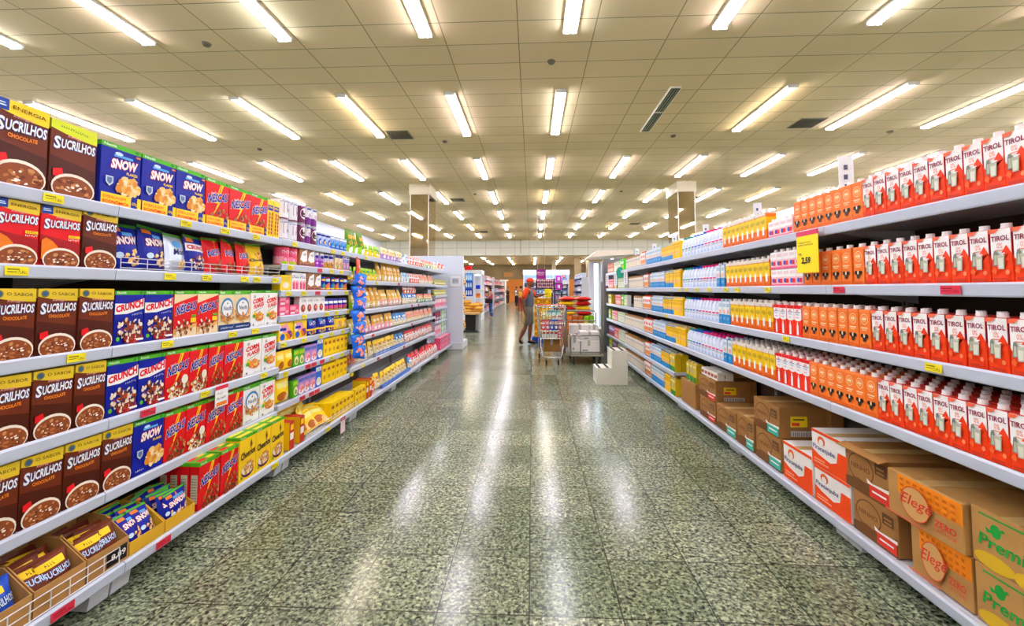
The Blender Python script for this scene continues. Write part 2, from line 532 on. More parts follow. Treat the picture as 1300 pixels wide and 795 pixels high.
# vents, detectors
def vent(x, y, lab):
    o = thing('ceiling_vent', lab, 'vent', (x, y, CEIL), 0, 'ceiling vents')
    f = MB()
    f.box((-.32, -.32, -.014), (.32, .32, 0), M('#8e856d', .6)); f.box((-.29, -.29, -.016), (.29, .29, -.013), M('#2c2a22', .7))
    part('frame', f, o)
    s = MB()
    for k in range(9): s.box((-.29, -.28+k*.066, -.03), (.29, -.265+k*.066, -.014), M('#5f5946', .5))
    part('slats', s, o)['kind'] = 'stuff'
for x, y, lab in ((-3.62, 11.33, 'square ceiling vent nearest over the cereal side'), (7.0, 11.0, 'square ceiling vent nearest over the milk side'),
                  (-3.5, 19.8, 'square ceiling vent behind the mirrored pillar on cereal side'), (-3.55, 31.0, 'farthest square ceiling vent over the cereal side'),
                  (7.4, 19.9, 'square ceiling vent beside the mirrored pillar on milk side'), (6.6, 27.6, 'farthest square ceiling vent over the milk side')):
    vent(x, y, lab)
DT = MB(); DT.lathe([(0, -.05), (.05, -.045), (.07, -.02), (.075, 0)], M('#6a6252', .5), n=14); DTm = DT.mesh('smoke_detector', True)
for k, (x, y) in enumerate(((.37, 7.75), (-2.47, 11.9), (3.9, 11.75), (-5.6, 6.9), (-8.2, 12.3), (9.6, 11.7), (3.85, 18.4), (-2.5, 18.6), (2.9, 27.5))):
    thing('smoke_detector', f'small round ceiling detector, {nth(k+1)} of nine counted outward from the aisle light', 'detector', (x, y, CEIL), 0, 'ceiling detectors', DTm)
# dark rod hanging from the ceiling edge
b = MB(); b.tube([(0, 0, 0), (0, 0, -1.15)], .025, M('#3a3832', .5)); b.box((-.06, -.06, -.02), (.06, .06, 0), DARKM)
thing('hanging_rod', 'thin dark rod hanging in front of the bulkhead', 'rod', (-.95, 36.1, CEIL), 0, None, b.mesh('hanging_rod'))

# ------------------------------------------------------------------ shelving bays
BACKP = M('#4a423b', .7)
BACKG = M('#8d8d8c', .6)
SHELF = M('#cfd2da', .4)
def bay(side, y0, y1, levels, lip, liplow, back, where, backm=BACKP, h=1.86, near_up=True, far_up=False):
    """A gondola bay. Local frame: x along the bay, y from the shelf lips inwards."""
    Ln = y1-y0
    x = -lip if side == 'L' else lip
    o = thing('shelving_unit', where, 'shelving', (x, y0 if side == 'L' else y1, 0), side_frame(side), 'shelving bays along the aisle')
    dep = back
    b = MB(); b.box((0, dep, .05), (Ln, dep+.02, h), backm); part('back_panel', b, o)
    ups = []
    for xx in ((0.,) if not far_up else (0., Ln)):
        xx = xx if side == 'L' or far_up else Ln
        ups.append(xx)
    for xx in ups:
        xx = min(max(xx, .021), Ln-.021)
        b = MB(); b.box((xx-.02, dep-.03, 0), (xx+.02, dep+.03, h+.02), M('#8f9096', .4, .3))
        for k in range(int(h/.05)-1): b.box((xx-.004, dep-.0315, .06+k*.05), (xx+.004, dep-.0285, .085+k*.05), DARKM)
        part('upright', b, o)
    for i, z in enumerate(levels):
        yf = -(lip-liplow) if i == 0 else 0.
        b = MB(); b.box((.002, yf+.012, z-.028), (Ln-.002, dep, z-.004), SHELF)
        sh = part('shelf', b, o)
        b = MB()
        b.prism_x([(yf, z-.042), (yf+.004, z-.048), (yf+.016, z-.048), (yf+.016, z+.004), (yf+.006, z+.006), (yf-.004, z-.002)], .002, Ln-.002, RAILW)
        part('price_rail', b, sh)
        if i:
            for xx in (.03, Ln-.03):
                b = MB(); b.prism_x([(dep, z-.03), (dep, z-.1), (yf+.1, z-.035), (yf+.1, z-.03)], xx-.0015, xx+.0015, SHELF)
                part('bracket', b, sh)
    z = levels[0]; yf = -(lip-liplow)
    b = MB(); b.box((.01, yf+.17, 0), (Ln-.01, yf+.19, z-.03), M('#3a3531', .7)); part('kick_panel', b, o)
    for xx in (.05, Ln-.05):
        b = MB()
        b.prism_x([(yf+.05, z-.03), (yf+.07, .012), (yf+.2, .012), (yf+.32, z-.03)], xx-.045, xx+.045, M('#c9ccd2', .4))
        b.lathe([(.022, 0), (.022, .014)], BLACK, (xx, yf+.12, 0), n=10)
        part('foot', b, o)
    return o
LU, LB = 1.96, 1.85
LEV_L = [.16, .465, .798, 1.13, 1.493, 1.795]
LEV_3 = [.16, .50, .753, .987, 1.19, 1.39, 1.60, 1.80]
LEV_4 = [.16, .545, .86, 1.16, 1.505, 1.80]
LEV_7 = [.16, .47, .74, 1.03, 1.28, 1.49, 1.80]
YL = [.6, 1.92, 3.25, 4.55, 5.90, 7.25, 8.62, 9.86]
for k, (lv, bm, nm) in enumerate(((LEV_L, BACKP, 'white shelf bay of brown cereal boxes, nearest on the cereal side'), (LEV_L, BACKP, 'white shelf bay of blue and red cereal boxes, second on cereal side'),
        (LEV_3, BACKG, 'close-spaced shelf bay of tins and yellow packs, third on cereal side'), (LEV_4, BACKP, 'shelf bay of bagged snacks just past the blue hanging strip'),
        (LEV_4, BACKG, 'middle shelf bay of bagged snacks on the cereal side'), (LEV_4, BACKG, 'shelf bay of bags two before the white end panel'),
        (LEV_7, BACKG, 'narrow-shelved last bay touching the white end panel'))):
    bay('L', YL[k], YL[k+1], lv, LU, LB, .47, nm, bm)
RU = 1.67
LEV_R = [.137, .765, 1.098, 1.421, 1.759]
LEV_R5 = [.137, .42, .765, 1.098, 1.421, 1.759]
YR = [1.17, 2.505, 3.83, 5.16, 6.6, 8.0, 9.7]
for k, (lv, nm) in enumerate(((LEV_R, 'white shelf bay of orange milk cartons nearest on the milk side'), (LEV_R, 'shelf bay holding the brown carton stacks under yellow drink cartons'),
        (LEV_R, 'shelf bay holding the white milk bottles'), (LEV_R5, 'shelf bay of blue and yellow drink cartons past the bottles'),
        (LEV_R5, 'shelf bay of white drink cartons beside the step stool'), (LEV_R5, 'last bay of the milk shelving by the lit cooler'))):
    bay('R', YR[k], YR[k+1], lv, RU, RU, .47, nm, BACKP, far_up=(k == 5))
WH = {}
for sd, nm in (('L', 'cereal'), ('R', 'milk')):
    pass
# ------------------------------------------------------------------ printing colours
BROWN = M('#6a2a12'); BROWN2 = M('#4a190a'); YEL = M('#ffd420'); GOLD = M('#e2c12c'); GREEN = M('#4fae1e'); GREEN2 = M('#2b8a2a')
RED = M('#e0141c'); RED2 = M('#a30d14'); NAVY = M('#0e1c94'); NAVY2 = M('#0a125c'); PWHT = M('#f6f6f4'); CREAM = M('#f1dcae')
ORNG = M('#ee7f1a'); ICE = M('#cfe6ff'); MILK = M('#f3ead8'); CHOC = [M('#8a4520'), M('#b06a36'), M('#6b2f14'), M('#c98a52')]
FLK = [M('#e9a94a'), M('#f3cf86'), M('#d98a2c'), M('#f7e0ad')]; PINKT = M('#e79c92'); BLK = M('#1a1414'); SKYB = M('#5aa9e6')
CRN = [M('#5b2a16'), M('#f0e4d0'), M('#7c3b1e'), M('#b03a2c'), M('#e9d8bf')]

def box_body(w, h, d, m, side=None, top=None):
    b = MB(); b.box((-w/2, 0, 0), (w/2, d, h), m, .0015)
    return b
def bowl(a, cu, cv, ru, rv, fill, seed=1):
    a.ell(cu, cv, ru, rv, MILK, 22)
    a.ell(cu, cv-.012, ru*.93, rv*.86, fill[0], 22)
    a.blobs(cu, cv-.01, ru*.82, rv*.66, 26, .06, fill[1:], seed, .45)
    a.blobs(cu+.02, cv-.01, ru*.6, rv*.4, 10, .04, [MILK], seed+3, .35)

def choc_box(base, base2, w, h, d, header, hdr_txt, corner=None, bowlfill=CHOC, name='cereal_box', look='', sub='CHOCOLATE', red=False, seed=1):
    b = box_body(w, h, d, base); a = Art(b, flat(w, h))
    a.band(lambda t: .0, lambda t: .52-.1*t, base2, 8)
    a.band(lambda t: .885-.075*t-.02*sin(pi*t), lambda t: 1., header, 10)
    if corner: a.rect(0, .865, .27, 1, corner); a.rect(.03, .91, .22, .925, ICE); a.rect(.03, .94, .2, .953, ICE)
    if hdr_txt:
        a.txt(hdr_txt, .33, .905, .93, .95, BLK if not red else BROWN2, slope=-.02)
        if not corner: a.ell(.16, .925, .1, .055, M('#7d7a3a'), 14); a.ell(.16, .925, .07, .038, M('#3c5a7c'), 12)
    if not hdr_txt: a.scr(.2, .915, .8, .945, GREEN2, 12, -.02)
    a.txt("Kellogg's", .33, .80, .68, .845, PINKT, bold=.01, shear=.03)
    a.otxt('S', .05, .615, .19, .785, PWHT, M('#2a4ea8'), bold=.03, slope=.0, shear=.015); a.otxt('UCRILHOS', .2, .635, .94, .765, PWHT, M('#2a4ea8'), slope=.012, arch=.01, bold=.03, shear=.015)
    if sub: a.txt(sub, .25, .565, .78, .615, ORNG, bold=.04, arch=-.01)
    if red:
        a.rect(.66, .50, .96, .545, YEL); a.scr(.7, .508, .92, .535, RED2, 5)
        a.scr(.66, .455, .96, .485, PWHT, 7)
        a.poly([(0, .12), (.0, .42), (.1, .47), (.26, .42), (.4, .33), (.3, .2), (.12, .12)], ORNG)
    else:
        a.poly([(.06, .34), (.24, .37), (.27, .3), (.2, .24), (.06, .25)], RED)
    bowl(a, .5, .12, .47, .2, bowlfill, seed)
    a.rect(0, 0, 1, .012, base2)
    s = Art(b, flat_side(d, h, -w/2, -1)); s.rect(0, .86, 1, 1, header); s.rect(.2, .1, .8, .8, M('#6f3c24'))
    t = Art(b, flat_top(w, d, h)); t.rect(0, 0, 1, 1, header)
    return Proto(name, look, 'cereal box', b.mesh(name), w, d, h)

P = {}
P['brownXLa'] = choc_box(BROWN, BROWN2, .176, .325, .075, YEL, 'ENERGIA', M('#1f3f9c'), look='extra tall brown chocolate cereal box', seed=3)
P['brownXLb'] = choc_box(BROWN, BROWN2, .186, .315, .075, M('#d7e02a'), None, None, look='tall brown cereal box under lime band', sub='', seed=4)
P['redC'] = choc_box(RED, RED2, .15, .25, .06, GOLD, 'ENERGIA', M('#1f3f9c'), look='red frosted flake cereal box', sub='', red=True, seed=5)
P['brown'] = choc_box(BROWN, BROWN2, .152, .272, .06, GOLD, 'O SABOR', None, look='brown chocolate cereal box', seed=6)

def top_green(a, b, w, d, h, v=.925):
    a.rect(0, v, 1, 1, GREEN); a.txt('Nestlé', .06, v+.02, .36, .985, PWHT, bold=.01)
    a.ell(.88, v+.037, .05, .028, GREEN2, 10)
    t = Art(b, flat_top(w, d, h)); t.rect(0, 0, 1, 1, GREEN)
    s = Art(b, flat_side(d, h, -w/2, -1)); s.rect(0, v, 1, 1, GREEN)
def strip(a, v1, t2):
    a.rect(0, 0, .74, v1, YEL); a.rect(.74, .0, .9, v1*.9, NAVY); a.rect(.9, 0, 1, v1, YEL)
    a.txt('EMBALAGEM', .05, v1*.56, .6, v1*.8, RED); a.txt('ECONÔMICA', .04, v1*.14, .68, v1*.46, RED, bold=.03)
    a.txt(t2, .755, v1*.25, .885, v1*.6, YEL, bold=.02)
def snow_box(w, h, d, xl, look):
    b = box_body(w, h, d, NAVY); a = Art(b, flat(w, h)); top_green(a, b, w, d, h)
    a.rect(.3, .8, .78, .84, SKYB); a.ell(.42, .855, .1, .03, ICE, 10)
    a.otxt('SNOW', .22, .6, .88, .76, PWHT, RED, bold=.05, ob=.1, slope=.03, shear=.03)
    a.txt('FLAKES', .62, .545, .9, .59, YEL, bold=.03)
    z = .15 if xl else 0
    a.blobs(.67, .27+z*.55, .29, .14-z*.12, 64, .085, FLK, 5, .75)
    a.poly([(.1, .46), (.28, .46), (.28, .36), (.19, .3), (.1, .36)], M('#c9d2de')); a.poly([(.13, .44), (.25, .44), (.25, .37), (.19, .33), (.13, .37)], M('#5b78a8'))
    if xl: strip(a, .19, '620g'); a.rect(.82, .86, .93, .89, ORNG)
    else: a.scr(.07, .08, .34, .11, PWHT, 5)
    return Proto('cereal_box', look, 'cereal box', b.mesh('cereal_box'), w, d, h)
P['snowXL'] = snow_box(.196, .297, .08, True, 'navy flaked cereal box with yellow strip')
P['snow'] = snow_box(.17, .268, .06, False, 'navy flaked cereal box with green top')
def bolt(a, s=1., du=0.):
    a.poly([(.6+du, .92), (.34+du, .5), (.5+du, .5), (.22+du, .12), (.6+du, .52), (.5+du, .54), (.74+du, .92)], YEL)
    a.poly([(.62+du, .9), (.4+du, .55), (.5+du, .55), (.66+du, .9)], ORNG)
def nescau_box(w, h, d, mode, look, seed=2):
    base = RED
    b = box_body(w, h, d, base); a = Art(b, flat(w, h)); 
    if mode == 'duo':
        a.rect(0, 0, 1, 1, CREAM); a.poly([(0, .72), (1, .9), (1, .28), (0, .18)], RED); a.poly([(.0, .18), (1, .28), (1, .2), (0, .05)], M('#e8b26a'))
    top_green(a, b, w, d, h)
    if mode != 'duo': bolt(a)
    a.otxt('NESCAU', .05, .47, .92, .66, NAVY, PWHT, bold=.035, slope=.12, shear=.05)
    a.txt('Nestlé', .18, .68, .4, .71, PWHT, slope=.04)
    if mode == 'duo':
        a.blobs(.4, .2, .36, .16, 44, .055, [CHOC[0], MILK, CHOC[2], CHOC[1], MILK], seed, .8); a.rect(.68, .3, .92, .4, YEL); a.rect(.7, .42, .9, .47, GREEN)
    else:
        a.blobs(.6, .2, .38, .2, 56, .05, CHOC, seed, .8); a.blobs(.4, .08, .4, .09, 24, .05, [CHOC[0], CHOC[2]] if mode != 'nuts' else [MILK, CHOC[1], FLK[1]], seed+1, .8)
        if mode == 'nuts': a.blobs(.45, .16, .42, .15, 36, .055, [MILK, FLK[0], MILK, CHOC[0]], seed+4, .8); a.ell(.75, .36, .14, .1, MILK)
    if mode == 'xl': strip(a, .2, '770g')
    s = Art(b, flat_side(d, h, -w/2, -1)); s.rect(.15, .15, .85, .75, M('#d9d2b4')); 
    for k in range(9): s.rect(.22, .2+k*.058, .78, .215+k*.058, M('#8b8468'))
    t = Art(b, flat_top(w, d, h+.0006)); t.rect(.12, .2, .5, .8, RED); t.rect(.58, .25, .9, .75, YEL)
    return Proto('cereal_box', look, 'cereal box', b.mesh('cereal_box'), w, d, h)
P['nescauXL'] = nescau_box(.205, .29, .08, 'xl', 'large red chocolate ball cereal box')
P['nescau'] = nescau_box(.15, .262, .055, '', 'red chocolate ball cereal box')
P['nescauN'] = nescau_box(.15, .262, .055, 'nuts', 'red mixed ball cereal box')
P['nescauD'] = nescau_box(.165, .262, .055, 'duo', 'cream and red duo cereal box', 8)
def crunch():
    w, h, d = .158, .262, .055
    b = box_body(w, h, d, NAVY); a = Art(b, flat(w, h)); top_green(a, b, w, d, h)
    a.poly([(0, .57), (.4, .57), (1, .66), (1, .86), (.5, .76), (0, .77)], PWHT)
    a.txt('CRUNCH', .03, .6, .97, .72, RED, bold=.05, slope=.09, shear=.0, grow=.35)
    a.scr(.58, .53, .95, .565, M('#c9d2e8'), 6, .03)
    a.blobs(.5, .27, .42, .22, 90, .055, CRN, 4, .8); a.ell(.6, .1, .3, .09, RED2); a.blobs(.58, .15, .36, .1, 30, .05, CRN, 6, .8)
    a.ell(.08, .12, .06, .04, GREEN, 10); a.rect(.7, .06, .96, .1, PWHT)
    return Proto('cereal_box', 'blue crisped rice cereal box', 'cereal box', b.mesh('cereal_box'), w, d, h)
P['crunch'] = crunch()
def nesfit(base):
    w, h, d = .152, .262, .055
    b = box_body(w, h, d, base); a = Art(b, flat(w, h)); top_green(a, b, w, d, h, .9)
    a.rect(0, 0, 1, .16, M('#1d3d7a')) if base is CREAM else None
    a.blobs(.5, .48, .46, .32, 60, .06, [FLK[2], CHOC[3], FLK[0], CHOC[1]], 9, .9)
    a.ell(.5, .58, .4, .24, M('#3f86c4'), 24); a.ell(.5, .56, .34, .2, PWHT, 24)
    a.txt('Nesfit', .24, .51, .78, .62, M('#23406e'), bold=.01, shear=.02); a.poly([(.44, .67), (.5, .73), (.52, .66)], M('#23406e'))
    a.blobs(.5, .32, .42, .09, 36, .05, [FLK[2], FLK[0], CHOC[1], CHOC[3]], 10, .8)
    if base is CREAM: a.rect(0, .03, 1, .13, M('#1d3d7a')); a.scr(.08, .065, .9, .1, PWHT, 12)
    else: a.scr(.1, .05, .5, .09, M('#23406e'), 6)
    return Proto('cereal_box', 'cream wholegrain cereal box with blue ring' if base is CREAM else 'white wholegrain cereal box with blue ring', 'cereal box', b.mesh('cereal_box'), w, d, h)
P['nesfit'] = nesfit(CREAM); P['nesfitW'] = nesfit(PWHT)
def corn():
    w, h, d = .158, .262, .055
    b = box_body(w, h, d, PWHT); a = Art(b, flat(w, h)); top_green(a, b, w, d, h, .93)
    a.ell(.25, .83, .08, .045, M('#b9b9b4'), 12)
    a.txt('CORN', .12, .62, .86, .75, RED, bold=.05, slope=.08)
    a.txt('FLAKES', .2, .49, .9, .6, RED, bold=.03, slope=.09)
    a.poly([(.2, .42), (.85, .56), (.85, .545), (.2, .405)], GREEN2)
    a.ell(.27, .34, .13, .07, YEL, 12); a.ell(.2, .3, .1, .05, GREEN, 10)
    a.ell(.6, .27, .3, .11, M('#e26a1c'), 18); a.blobs(.6, .3, .28, .1, 40, .055, [FLK[0], FLK[2], ORNG, FLK[1]], 12, .8)
    a.ell(.14, .07, .05, .03, M('#6a6a6a'), 10); a.rect(.5, .04, .88, .075, M('#d9d9d6'))
    return Proto('cereal_box', 'white corn flake cereal box', 'cereal box', b.mesh('cereal_box'), w, d, h)
P['corn'] = corn()
def cheerios():
    w, h, d = .16, .285, .055
    b = box_body(w, h, d, YEL); a = Art(b, flat(w, h)); top_green(a, b, w, d, h, .94)
    a.poly([(.62, .78), (.7, .88), (.78, .74), (.66, .66)], M('#8a5a12'))
    a.txt('Cheerios', .07, .48, .95, .64, M('#3a2a24'), bold=.03, slope=.05)
    a.ell(.5, .2, .38, .14, M('#5a1a3a'), 20); a.ell(.5, .24, .38, .12, MILK, 20)
    a.blobs(.5, .28, .33, .13, 44, .05, [FLK[0], FLK[2], M('#c9863a')], 3, .8)
    a.ell(.12, .1, .06, .03, GREEN, 8)
    t = Art(b, flat_top(w, d, h+.0006)); t.rect(.1, .2, .9, .8, M('#f2e23a'))
    return Proto('cereal_box', 'yellow oat ring cereal box', 'cereal box', b.mesh('cereal_box'), w, d, h)
P['cheerios'] = cheerios()
def side_panel_box():
    w, h, d = .075, .285, .2
    b = box_body(w, h, d, YEL); a = Art(b, flat(w, h))
    a.rect(.05, .72, .95, .86, NAVY); a.txt('770g', .15, .75, .85, .83, YEL, bold=.03)
    for k in range(6): a.rect(.2, .08+k*.1, .38, .16+k*.1, RED2); a.rect(.62, .08+k*.1, .8, .16+k*.1, RED2)
    return Proto('cereal_box', 'cereal box turned to show its yellow side', 'cereal box', b.mesh('cereal_box'), w, d, h)
P['yside'] = side_panel_box()

# ------------------------------------------------------------------ bags
def bag(w, h, T, front, back, art, look, name='cereal_bag', cat='cereal bag', nu=10, nv=14, crimp=None, cols=None, sag=.25, clear=.0015, pw=(.55, .6)):
    """a filled pillow bag standing upright, its front towards -y."""
    def th(u, v):
        a = max(0., sin(pi*min(1, max(0, u))))**pw[0]
        vv = min(1, max(0, v/.93)); c = max(0., sin(pi*vv**(.8)))**pw[1]
        return T*a*c*(1+sag*(1-vv)-.06*sin(7*u+5*v))
    def wd(v): return 1-.08*sin(pi*min(1, max(0, v)))
    def surf(u, v, o): return ((u-.5)*w*wd(v), -th(u, v)/2-o, v*h)
    b = MB()
    pts = [(i/nu, j/nv) for j in range(nv+1) for i in range(nu+1)]
    vs = [surf(u, v, 0) for u, v in pts]; n = len(vs)
    vb = [((u-.5)*w*wd(v), th(u, v)/2, v*h) for u, v in pts]
    for j in range(nv):
        for i in range(nu):
            q = (j*(nu+1)+i, j*(nu+1)+i+1, (j+1)*(nu+1)+i+1, (j+1)*(nu+1)+i)
            mm = cols((i+.5)/nu, (j+.5)/nv) if cols else front
            if crimp and (j == nv-1): mm = crimp
            b.add([vs[k] for k in q], [(0, 1, 2, 3)], mm)
            b.add([vb[k] for k in q], [(3, 2, 1, 0)], back)
    if art:
        a = Art(b, surf, .0006, clear); art(a)
    b.v = [(x, y+T/2, z) for x, y, z in b.v]
    return Proto(name, look, cat, b.mesh(name, True), w, T, h)
def art_snow(a):
    a.rect(0, .92, 1, .99, GREEN, 8, 1); a.rect(.1, .8, .42, .9, ORNG, 3, 2); a.rect(.42, .72, .75, .8, SKYB, 3, 1)
    a.otxt('SNOW', .14, .5, .86, .68, PWHT, RED, bold=.04, ob=.09, slope=.05); a.blobs(.66, .25, .26, .18, 34, .06, FLK, 2, .7)
    a.ell(.24, .28, .1, .07, ICE, 8)
def art_silver(a):
    a.rect(0, .93, 1, .99, GREEN, 8, 1); a.txt('Moça', .2, .38, .85, .58, NAVY2, bold=.03, slope=.04, shear=.05); a.ell(.45, .72, .22, .1, SKYB, 12); a.blobs(.6, .2, .25, .12, 24, .06, FLK, 3, .7)
def art_crunch(a):
    a.rect(0, .93, 1, .99, GREEN, 8, 1); a.rect(.08, .8, .4, .92, ORNG, 3, 2); a.rect(.02, .55, .98, .76, PWHT, 8, 3); a.txt('CRUNCH', .06, .6, .94, .72, RED, bold=.04); a.blobs(.5, .26, .36, .2, 60, .055, CRN, 2, .8)
def art_nescau(a):
    a.rect(0, .93, 1, .99, GREEN, 8, 1); bolt(a); a.otxt('NESCAU', .1, .45, .92, .62, NAVY, PWHT, bold=.02, ob=.08, slope=.1); a.blobs(.55, .2, .36, .14, 40, .055, CHOC, 2, .8)
def art_choc(a):
    a.rect(0, .93, 1, .99, GREEN, 8, 1); a.blobs(.55, .62, .25, .14, 26, .06, FLK+CHOC[:1], 2, .8); a.txt('ChocoChips', .03, .4, .97, .52, M('#1e1a3a'), bold=.04); a.blobs(.5, .18, .36, .14, 34, .055, FLK, 6, .8)
def art_brownbag(a):
    a.rect(.0, .68, .8, .86, YEL, 8, 2); a.scr(.2, .73, .5, .81, BROWN2, 4); a.otxt('SUCRILHOS', .08, .46, .92, .62, ICE, M('#2f4f8f'), bold=.02, ob=.07); a.blobs(.55, .18, .36, .14, 34, .06, CHOC, 6, .7)
def art_bluebag(a):
    a.rect(.0, .7, .7, .84, YEL, 6, 2); a.otxt('SUCRILHOS', .08, .46, .92, .62, ICE, NAVY2, bold=.02, ob=.07); a.blobs(.55, .2, .36, .14, 34, .06, FLK+[ICE], 6, .7)
P['bagSnow'] = bag(.185, .235, .065, NAVY, NAVY2, art_snow, 'navy snow flake cereal bag')
P['bagSilver'] = bag(.165, .215, .06, M('#c9d4e0', .25, .3), M('#c9d4e0', .25, .3), art_silver, 'silver cereal bag')
P['bagCrunch'] = bag(.18, .225, .06, NAVY, NAVY2, art_crunch, 'blue crisped rice cereal bag')
P['bagNescau'] = bag(.18, .23, .065, RED, RED2, art_nescau, 'red chocolate ball cereal bag')
P['bagChoc'] = bag(.2, .235, .07, YEL, GOLD, art_choc, 'yellow chocolate chip cereal bag')
P['bagBrown'] = bag(.125, .16, .05, M('#6b2c16', .3), BROWN2, art_brownbag, 'small brown chocolate cereal bag')
P['bagBlue'] = bag(.125, .17, .05, M('#1a49b8', .3), NAVY, art_bluebag, 'small blue frosted cereal bag')
P['bagSnowS'] = bag(.12, .155, .045, NAVY, NAVY2, art_snow, 'small navy snow flake bag')

# ------------------------------------------------------------------ cereal side, first two bays
def seq(side, z, lip, where, items, back=.02, tilt=0., zadd=0.):
    for key, y0, y1 in items:
        p = P[key]
        o = place(p, side, (y0+y1)/2, z+zadd, back+R.uniform(0, .004), lip, where, tilt=tilt, turn=R.uniform(-.008, .008))
        o.scale = ((y1-y0-.002)/p.w, 1, 1) if abs((y1-y0)/p.w-1) < .3 else (1, 1, 1)
T_, S2, S3, S4, S5, SB = ('top cereal shelf', 'second cereal shelf', 'third cereal shelf', 'fourth cereal shelf', 'fifth cereal shelf', 'bottom cereal shelf')
seq('L', 1.797, LU, T_, [('brownXLa', 1.445, 1.632), ('brownXLb', 1.64, 1.828), ('snowXL', 1.845, 2.047), ('snowXL', 2.052, 2.257), ('snowXL', 2.262, 2.475),
    ('nescauXL', 2.48, 2.677), ('nescauXL', 2.682, 2.896), ('nescauXL', 2.90, 3.09), ('yside', 3.092, 3.162), ('yside', 3.168, 3.238)])
seq('L', 1.495, LU, S2, [('redC', 1.47, 1.615), ('redC', 1.622, 1.775), ('brown', 1.783, 1.94)], zadd=0)
for key, y in (('bagSnow', 2.045), ('bagSnow', 2.205), ('bagSilver', 2.36), ('bagCrunch', 2.5), ('bagNescau', 2.66), ('bagNescau', 2.79), ('bagNescau', 2.94), ('bagChoc', 3.09)):
    place(P[key], 'L', y, 1.497, .06, LU, S2, tilt=-.12, turn=R.uniform(.0, .25), lean=R.uniform(-.1, .12))
for key, y in (('bagSnow', 2.1), ('bagCrunch', 2.35), ('bagNescau', 2.72), ('bagChoc', 3.06)):
    place(P[key], 'L', y, 1.497, .15, LU, S2, rank=1, tilt=-.1, turn=R.uniform(-.1, .15))
seq('L', 1.132, LU, S3, [('brown', 1.476, 1.622), ('brown', 1.627, 1.779), ('brown', 1.783, 1.938), ('crunch', 1.946, 2.1), ('crunch', 2.104, 2.277), ('nescauD', 2.281, 2.445), ('nescauD', 2.449, 2.617),
    ('nesfit', 2.621, 2.76), ('nesfit', 2.764, 2.925), ('corn', 2.929, 3.086), ('corn', 3.09, 3.245)])
seq('L', .80, LU, S4, [('brown', 1.47, 1.621), ('brown', 1.626, 1.777), ('brown', 1.781, 1.918), ('crunch', 1.922, 2.079), ('crunch', 2.083, 2.238), ('nescauN', 2.242, 2.404), ('nescauN', 2.408, 2.546), ('nescau', 2.55, 2.68),
    ('nescau', 2.684, 2.868), ('corn', 2.872, 3.066), ('corn', 3.07, 3.243)])
seq('L', .467, LU, S5, [('brown', 1.444, 1.597), ('brown', 1.602, 1.753), ('brown', 1.758, 1.911), ('brown', 1.916, 2.066), ('snow', 2.07, 2.248), ('nescau', 2.252, 2.394), ('nescauN', 2.398, 2.548),
    ('nescau', 2.552, 2.716), ('nescau', 2.72, 2.882), ('nesfitW', 2.886, 3.06), ('corn', 3.064, 3.24)])
# bottom shelf: nescau and cheerios boxes, several rows deep
for y0, y1 in ((2.358, 2.52), (2.524, 2.69)):
    for r in range(4):
        place(P['nescau'], 'L', (y0+y1)/2, .163, .015+r*.06, LB, SB, rank=r)
for y0, y1 in ((2.694, 2.855), (2.858, 3.02), (3.023, 3.185)):
    for r in range(4):
        place(P['cheerios'], 'L', (y0+y1)/2, .163, .015+r*.06, LB, SB, rank=r)
# open display trays with small bags
def tray(y0, y1, k, lab, h=.1, hb=.2, m=KRAFT, d=.26):
    w = y1-y0
    o = thing('display_tray', lab, 'display tray', (-LB-.02, (y0+y1)/2, .163), side_frame('L'), 'open trays on the bottom cereal shelf')
    b = MB()
    b.box((-w/2, 0, 0), (w/2, d, .004), m)
    b.box((-w/2, 0, .004), (w/2, .004, h), m)
    b.box((-w/2, d-.004, .004), (w/2, d, hb), m)
    for s in (-1, 1):
        x = s*(w/2-.002)
        b.prism_x([(.004, .004), (d-.004, .004), (d-.004, hb), (d*.45, hb*.95), (.004, h)], x-.002, x+.002, m)
    part('tray_body', b, o)
    if k == 'price':
        b = MB(); b.box((-.01, -.003, .012), (w/2-.01, -.001, .075), BLK); a = Art(b, flat(.08, .05, -.003, .0, .018)); a.txt('8,89', .1, .2, .95, .8, PWHT, bold=.02)
        part('price_card', b, o, 'black price card')
    return o
YCARD = M('#d9a92a', .7)
tray(1.40, 1.572, '', 'nearest open cardboard tray holding blue cereal bags')
tray(1.578, 1.765, '', 'open cardboard tray with brown cereal bags beside blue bag tray')
tray(1.771, 1.955, 'price', 'open cardboard tray of brown bags with black price card')
tray(1.962, 2.15, '', 'low yellow tray holding navy bags beside the price card', .06, .16, YCARD)
tray(2.156, 2.345, '', 'low yellow tray of navy bags next to red boxes', .06, .15, YCARD)
def fill(key, y0, y1, n, ranks=3, back0=.035, z=.17, tl=-.35, dz=0., dr=.065):
    for r in range(ranks):
        for i in range(n):
            y = y0+.012+P[key].w*.42+(y1-y0-.024-P[key].w*.84)*(i/(n-1) if n > 1 else .5)
            place(P[key], 'L', y, z+.003+dz*r, back0+r*dr, LB, SB, rank=r, tilt=tl+R.uniform(-.1, .1), turn=R.uniform(-.18, .18), lean=R.uniform(-.1, .1))
fill('bagBlue', 1.40, 1.572, 2, 3); fill('bagBrown', 1.578, 1.765, 2, 3); fill('bagBrown', 1.771, 1.955, 2, 3)
fill('bagSnowS', 1.962, 2.15, 2, 3, tl=-.5); fill('bagSnowS', 2.156, 2.345, 3, 3, tl=-.2)

